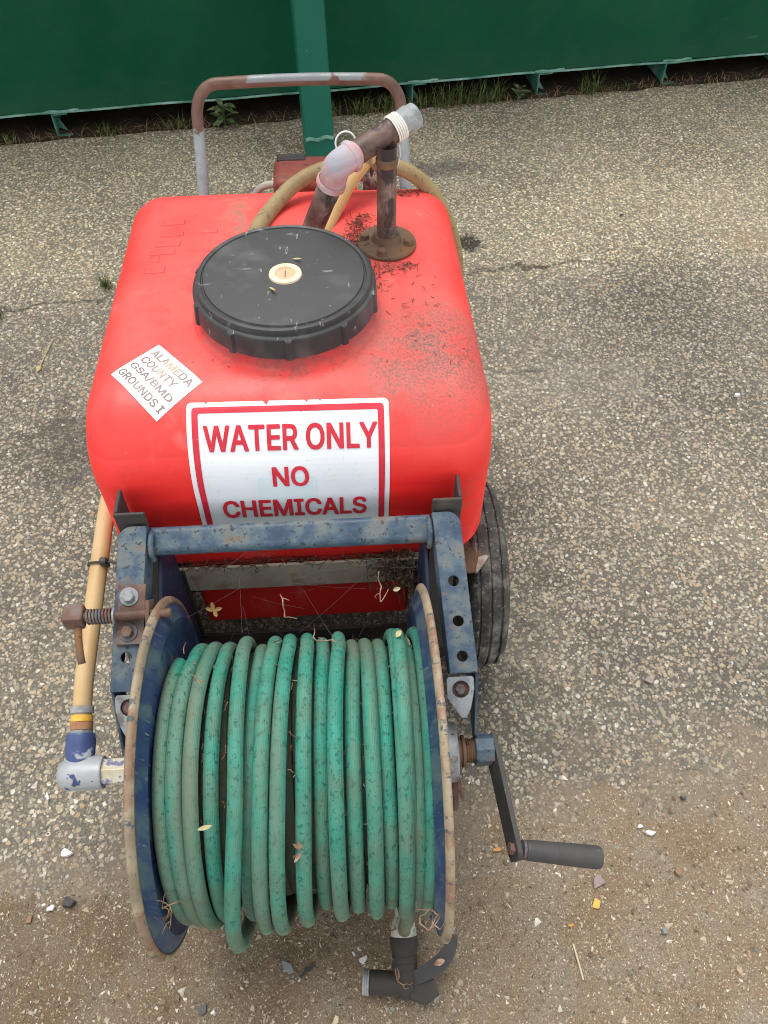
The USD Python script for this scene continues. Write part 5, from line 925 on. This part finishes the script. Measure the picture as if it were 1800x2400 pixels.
# ================================================================ debris, leaves, litter
def twig(p, d, L, r0, seed, kinks=4, curl=0.5):
    r = np.random.default_rng(seed); P = [np.array(p, float)]; d = np.array(d, float) / np.linalg.norm(d)
    for i in range(kinks):
        d = d + r.normal(size=3) * curl * np.array([1, 1, 0.5]); d /= np.linalg.norm(d); P.append(P[-1] + d * L / kinks)
    m = T(np.array(P), np.linspace(r0, r0 * 0.5, len(P)), 5)
    return np.array(m.vertices), np.array(m.faces)
def tank_debris(n, cx, cy, sx, sy, seed, L=0.012, h=0.008):
    r = np.random.default_rng(seed); out = []
    xy = np.c_[cx + r.normal(size=n) * sx, cy + r.normal(size=n) * sy]
    base = snap(np.c_[xy, np.full(n, ZT + 0.03)], np.full(n, 0.0012))
    for i in range(n):
        a = r.uniform(0, 2 * PI); q = np.exp(-((xy[i, 0] - cx) / sx) ** 2 - ((xy[i, 1] - cy) / sy) ** 2)
        out.append(twig(base[i] + [0, 0, r.uniform(0, h) * q], (math.cos(a), math.sin(a), r.uniform(-0.1, 0.25)), L * r.uniform(0.4, 1.3), 0.0005, seed * 1000 + i, 3, 0.35))
    return out
D_ = tank_debris(150, 0.128, 0.815, 0.012, 0.022, 31) + tank_debris(110, 0.118, 0.772, 0.014, 0.014, 32) + tank_debris(34, 0.140, 0.852, 0.010, 0.008, 33) + tank_debris(60, 0.165, 0.700, 0.020, 0.010, 34) + tank_debris(34, 0.208, 0.706, 0.007, 0.006, 35) + tank_debris(60, 0.225, 0.935, 0.020, 0.005, 36) + tank_debris(30, 0.150, 0.66, 0.010, 0.010, 37)
D_ += tank_debris(20, 0.205, 0.62, 0.030, 0.045, 38, 0.016, 0.001) + tank_debris(14, 0.24, 0.52, 0.03, 0.04, 39, 0.008, 0.001) + tank_debris(26, 0.05, 0.50, 0.14, 0.05, 40, 0.006, 0.001) + tank_debris(14, 0.172, 0.768, 0.03, 0.03, 41, 0.012, 0.02)
single('dry_needles', join(D_), 'dead_needles', 'dry brown needles and grit gathered on the red tank around the pipe flange', kind='stuff', smooth=False)
r = np.random.default_rng(77); D2 = []
for i in range(120):                                        # along the ledge below the sign
    x = r.uniform(-0.19, 0.20); D2.append(twig((x, 0.327 + r.normal() * 0.003, 0.402 + abs(r.normal()) * 0.003), (r.normal(), r.normal() * 0.3, r.normal() * 0.08), r.uniform(0.012, 0.035), 0.0008, 5000 + i, 3, 0.3))
for i in range(150):                                        # the nest at its right end
    D2.append(twig((0.165 + r.normal() * 0.018, 0.314 + r.normal() * 0.014, 0.385 + r.normal() * 0.016), (r.normal(), r.normal(), r.normal() - 0.3), r.uniform(0.02, 0.05), 0.0011, 6000 + i, 4, 0.5))
for i in range(240):
    x = r.uniform(-0.2, 0.2); D2.append(twig((x, 0.295 + r.normal() * 0.012, 0.153 + abs(r.normal()) * 0.006), (r.normal(), r.normal() * 0.5, r.normal() * 0.2), r.uniform(0.01, 0.04), 0.001, 7000 + i, 3, 0.4))
single('twig_litter', join(D2), 'dead_needles', 'dead twigs and needles heaped along the steel ledges between tank and reel', kind='stuff', smooth=False)
def on_coil(x, ang, r_): a = math.radians(ang); return np.array([x, -r_ * math.cos(a), ZR + r_ * math.sin(a)])
def twig_cluster(name, lab, p, n, L, seed, mat='dry_twig', up=0.3, r0=0.0011):
    r = np.random.default_rng(seed)
    main = twig(p, (r.normal(), r.normal() * 0.5, up), L, r0, seed)
    single(name, join([main] + [twig(main[0][int(r.integers(0, len(main[0])))], (r.normal(), r.normal(), r.normal() * 0.6), L * r.uniform(0.3, 0.6), r0 * 0.8, seed * 31 + k, 3) for k in range(n)]), mat, lab, 'twig', smooth=False)
twig_cluster('dry_twig', 'pink-brown forked twig stuck between hose coils, before the dark red lower tank', (-0.012, 0.14, ZR + 0.185), 3, 0.035, 11)
twig_cluster('dry_twig', 'pale twig lying over the coils under the sign, near the right end of the reel', (0.128, 0.17, ZR + 0.165), 2, 0.05, 12)
twig_cluster('dry_twig', 'short reddish twig standing up from the hose just right of the middle coils', (0.030, 0.10, ZR + 0.192), 3, 0.03, 13)
twig_cluster('dry_twig', 'twig curled against the inside of the right reel flange, low at its front', on_coil(0.172, 8, 0.228), 5, 0.055, 14, 'dry_twig', 0.4)
twig_cluster('dry_twig', 'small branching twig wedged beside the clear sleeve above the nozzle', n0 + np.array([-0.012, -0.002, 0.014]), 5, 0.03, 15)
twig_cluster('dry_twig', 'pale tangle of fine twigs lying over the black nozzle', g1 + np.array([-0.004, -0.004, 0.020]), 9, 0.045, 16, 'dry_twig', 0.05)
twig_cluster('dry_twig', 'brown straw tuft caught between the left flange and the hose', on_coil(-0.172, 20, 0.226), 9, 0.04, 17, 'grass_dry', 0.5)
twig_cluster('dry_twig', 'small reddish twig between the third and fourth coils from the left', on_coil(-0.117, 100, 0.208), 3, 0.02, 18)
r = np.random.default_rng(123); D3 = []
xs_ = [w_[1] for w_ in W]
for i in range(170):                                        # dry bits lodged in the gaps between turns
    k = int(r.integers(0, len(xs_) - 1)); x = (xs_[k] + xs_[k + 1]) / 2 + r.normal() * 0.002; a_ = math.radians(r.uniform(-5, 130))
    p_ = on_coil(x, math.degrees(a_), min(W[k][4], W[k + 1][4]) - 0.006 - 0.016 * math.sin(max(a_, 0)))
    D3.append(twig(p_, (r.normal() * 0.3, math.sin(a_) * r.normal(), math.cos(a_) * r.normal()), r.uniform(0.006, 0.02), 0.0008, 8000 + i, 3, 0.4))
single('coil_debris', join(D3), 'dry_twig', 'dry plant bits lodged in the gaps between the hose turns', kind='stuff', smooth=False)
def dry_leaf(p, nrm_, a, L, w, mat, lab, seed, cup=0.3, n=1):
    u, v_, d = frame_from(nrm_); R_ = np.stack([math.cos(a) * u + math.sin(a) * v_, -math.sin(a) * u + math.cos(a) * v_, d])
    ms = []
    rr = np.random.default_rng(seed)
    for k in range(n):
        lv_, lf = leaf((0, 0, 0), k * 1.3 + rr.normal() * 0.2 if n > 1 else 0, L, w, 0.15, -cup)
        ms.append((lv_ @ R_ + np.array(p), lf))
    single('dry_leaf', join(ms), mat, lab, 'leaf', smooth=False)
dry_leaf(on_coil(-0.118, 48, 0.2165), (0, -0.7, 0.7), 0.4, 0.021, 0.0032, 'yellow_leaf', 'small straw-yellow leaf lying on a left coil of the green hose', 1)
dry_leaf(on_coil(0.146, 118, 0.2095), (0, 0.0, 1), 2.4, 0.011, 0.004, 'yellow_leaf', 'tiny cream leaf near the top of a right coil', 2)
dry_leaf(on_coil(0.009, 38, 0.2135), (0, -0.8, 0.6), 1.4, 0.017, 0.0028, 'dry_twig', 'withered cream flower scrap stuck in the gap between the middle coils', 3, 0.3, 3)
dry_leaf((-0.118, 0.17, ZR + 0.165), (0.1, -0.3, 0.9), 0.5, 0.012, 0.0030, 'ochre_leaf', 'cluster of small ochre leaves hanging beside the left top of the hose coils', 4, 0.6, 4)
dry_leaf((0.150, 0.215, 0.47), (0, -0.6, 0.8), 0.3, 0.012, 0.0035, 'yellow_leaf', 'pale leaf scrap above the coils near the right flange', 5)
dry_leaf((0.018, 0.632, lz + 0.0525), (0, 0, 1), 1.1, 0.016, 0.0022, 'yellow_leaf', 'curled pale scrap on the black lid behind the vent plug', 6)
dry_leaf((-0.016, 0.562, lz + 0.0525), (0, 0, 1), 0.5, 0.020, 0.0022, 'yellow_leaf', 'thin pale leaf scrap on the black lid in front of the vent plug', 7)
dry_leaf(g1 + np.array([0.046, 0.020, 0.034]), (0, -0.3, 1), 1.9, 0.018, 0.005, 'dry_twig', 'brown leaf lying on the nozzle trigger', 8)
# cobwebs between reel, plates and tank
r = np.random.default_rng(99); wb = []
for i in range(22):
    a_ = np.array([r.uniform(-0.2, 0.2), r.uniform(0.26, 0.32), r.uniform(0.22, 0.50)]); b_ = a_ + np.array([r.normal() * 0.10, -abs(r.normal()) * 0.10, r.normal() * 0.05]); b_[0] = np.clip(b_[0], -0.2, 0.2)
    mid = (a_ + b_) / 2 - [0, 0, 0.004]
    m = T(spline([a_, mid, b_], 0.02), 0.00012, 3); wb.append((np.array(m.vertices), np.array(m.faces)))
single('cobweb_threads', join(wb), 'cobweb', 'fine cobweb threads strung between the reel and the tank', kind='stuff', smooth=False)

# loose litter on the ground
def chip(name, lab, cat_, x, y, L, w, th, ang, mat, seed, n=7, tilt=0.1):
    r = np.random.default_rng(seed)
    a = np.sort(r.uniform(0, 2 * PI, n)); pts = np.c_[np.cos(a) * L / 2 * r.uniform(0.75, 1.1, n), np.sin(a) * w / 2 * r.uniform(0.75, 1.1, n)]
    m = hull([(p[0] * s, p[1] * s, z) for p in pts for s, z in ((1, 0), (0.93, th))])
    m = rot_about(m, (0, 1, 0), math.degrees(tilt) * r.uniform(-1, 1), (0, 0, 0)); m = rot_about(m, (0, 0, 1), ang, (0, 0, 0))
    z = max(0.0, float(dirt_z(np.array([x]), np.array([y]))[0])) + 0.0035
    m.apply_translation((x, y, z)); single(name, m, mat, lab, cat_, smooth=False)
CH = [('stone_chip', 'sharp white stone chip on the asphalt left of the reel', 'stone', -0.45, -0.009, 0.026, 0.02, .006, 40, 'flake_white'),
      ('wood_splinter', 'short white splinter below the grey swivel elbow', 'splinter', -0.506, 0.095, 0.022, 0.0075, .003, -60, 'flake_white'),
      ('leaf_scrap', 'yellow leaf scrap on the dirt below the crank grip', 'leaf', 0.484, -0.153, 0.021, 0.018, .001, 20, 'flake_yellow'),
      ('leaf_scrap', 'mauve-grey leaf just above the yellow scrap, below the crank grip', 'leaf', 0.496, -0.122, 0.036, 0.026, .002, 60, 'flake_mauve'),
      ('leaf_scrap', 'orange leaf strip left of the crank lever end', 'leaf', 0.326, -0.052, 0.024, 0.008, .002, 5, 'flake_orange'),
      ('stone_chip', 'white flat stone chip on the dirt left of the nozzle', 'stone', 0.076, -0.214, 0.017, 0.014, .004, 15, 'flake_white'),
      ('stone_chip', 'small white pebble left of the chip beside the nozzle', 'stone', 0.058, -0.207, 0.011, 0.01, .004, 0, 'flake_white'),
      ('stone_chip', 'cream stone chip below the nozzle at the bottom of the view', 'stone', 0.027, -0.3, 0.015, 0.014, .004, 0, 'flake_cream'),
      ('plastic_scrap', 'curved grey scrap on the dirt under the middle of the reel', 'scrap', -0.05, -0.219, 0.03, 0.014, .002, -50, 'flake_grey'),
      ('bark_scrap', 'dark narrow bark scrap right of the curved grey scrap', 'bark', -0.018, -0.227, 0.036, 0.011, .003, 28, 'flake_dark'),
      ('stone_chip', 'dark slate chip near the bottom edge, left of the nozzle', 'stone', -0.186, -0.271, 0.022, 0.018, .003, 70, 'flake_slate'),
      ('stone_chip', 'small white chip touching the dark slate chip', 'stone', -0.17, -0.276, 0.009, 0.008, .003, 0, 'flake_white'),
      ('paint_fleck', 'flat pink paint fleck under the drooping hose loop', 'paint fleck', -0.14, -0.185, 0.028, 0.014, .0008, -10, 'flake_pink'),
      ('filter_tip', 'white cylindrical scrap on the dirt right of the crank grip', 'scrap', 0.608, -0.043, 0.024, 0.009, .006, -12, 'flake_white'),
      ('stone_chip', 'small white chip above the white scrap on the dirt', 'stone', 0.592, -0.029, 0.014, 0.007, .004, 0, 'flake_white'),
      ('leaf_scrap', 'tan leaf lying on the dirt at the left edge', 'leaf', -0.496, -0.121, 0.024, 0.009, .002, 80, 'flake_brown'),
      ('stone_chip', 'white stone chip on the dirt left of the reel flange', 'stone', -0.462, -0.103, 0.014, 0.012, .005, 30, 'flake_white'),
      ('stone_chip', 'reddish brown flat chip on the asphalt right of the tyre', 'stone', 0.685, 0.259, 0.03, 0.02, .004, 20, 'flake_mauve'),
      ('leaf_scrap', 'small orange leaf scrap on the dirt left of the bottom white straw', 'leaf', 0.432, -0.185, 0.01, 0.008, .001, 0, 'flake_orange'),
      ('stone_chip', 'round grey-green pebble on the dirt right of the white straw', 'stone', 0.588, -0.205, 0.014, 0.012, .008, 0, 'flake_grey'),
      ('stone_chip', 'brown stone on the dirt right of the crank grip', 'stone', 0.639, -0.111, .020, .013, .008, 30, 'flake_brown'),
      ('stone_chip', 'small dark stone where asphalt and dirt meet at right', 'stone', 0.690, 0.022, .014, .012, .008, 0, 'flake_slate'),
      ('bark_scrap', 'small dark flake alone on the pale asphalt at upper right', 'bark', 1.046, 1.955, .020, .014, .004, 0, 'flake_dark'),
      ('stone_chip', 'oblong white stone on the asphalt at the right edge', 'stone', 1.144, 1.082, .022, .012, .006, 10, 'flake_white'),
      ('clod', 'dark clod of earth at the left end of the dirt edge', 'clod', -0.432, -0.096, 0.024, 0.02, .012, 0, 'flake_dark')]
for i, c_ in enumerate(CH):
    chip(*c_, seed=300 + i)
st = T(spline([(0.430, -0.214, 0.012), (0.433, -0.240, 0.013), (0.436, -0.268, 0.012)], 0.01), 0.0017, 6)
single('straw', st, 'flake_cream', 'single pale straw lying on the dirt at lower right', 'straw', smooth=False)
st = T(spline([(-0.742, 1.43, 0.004), (-0.748, 1.38, 0.006), (-0.757, 1.31, 0.004)], 0.01), 0.0012, 6)
single('straw', cat(st, lathe([(0, 0), (0.006, 0.004), (0.007, 0.012), (0.003, 0.02), (0, 0.022)], (-0.757, 1.312, 0.006), (-0.1, -1, 0), 10)), 'yellow_leaf', 'stalk with a yellow seed head on the asphalt at far left', 'straw', smooth=False)
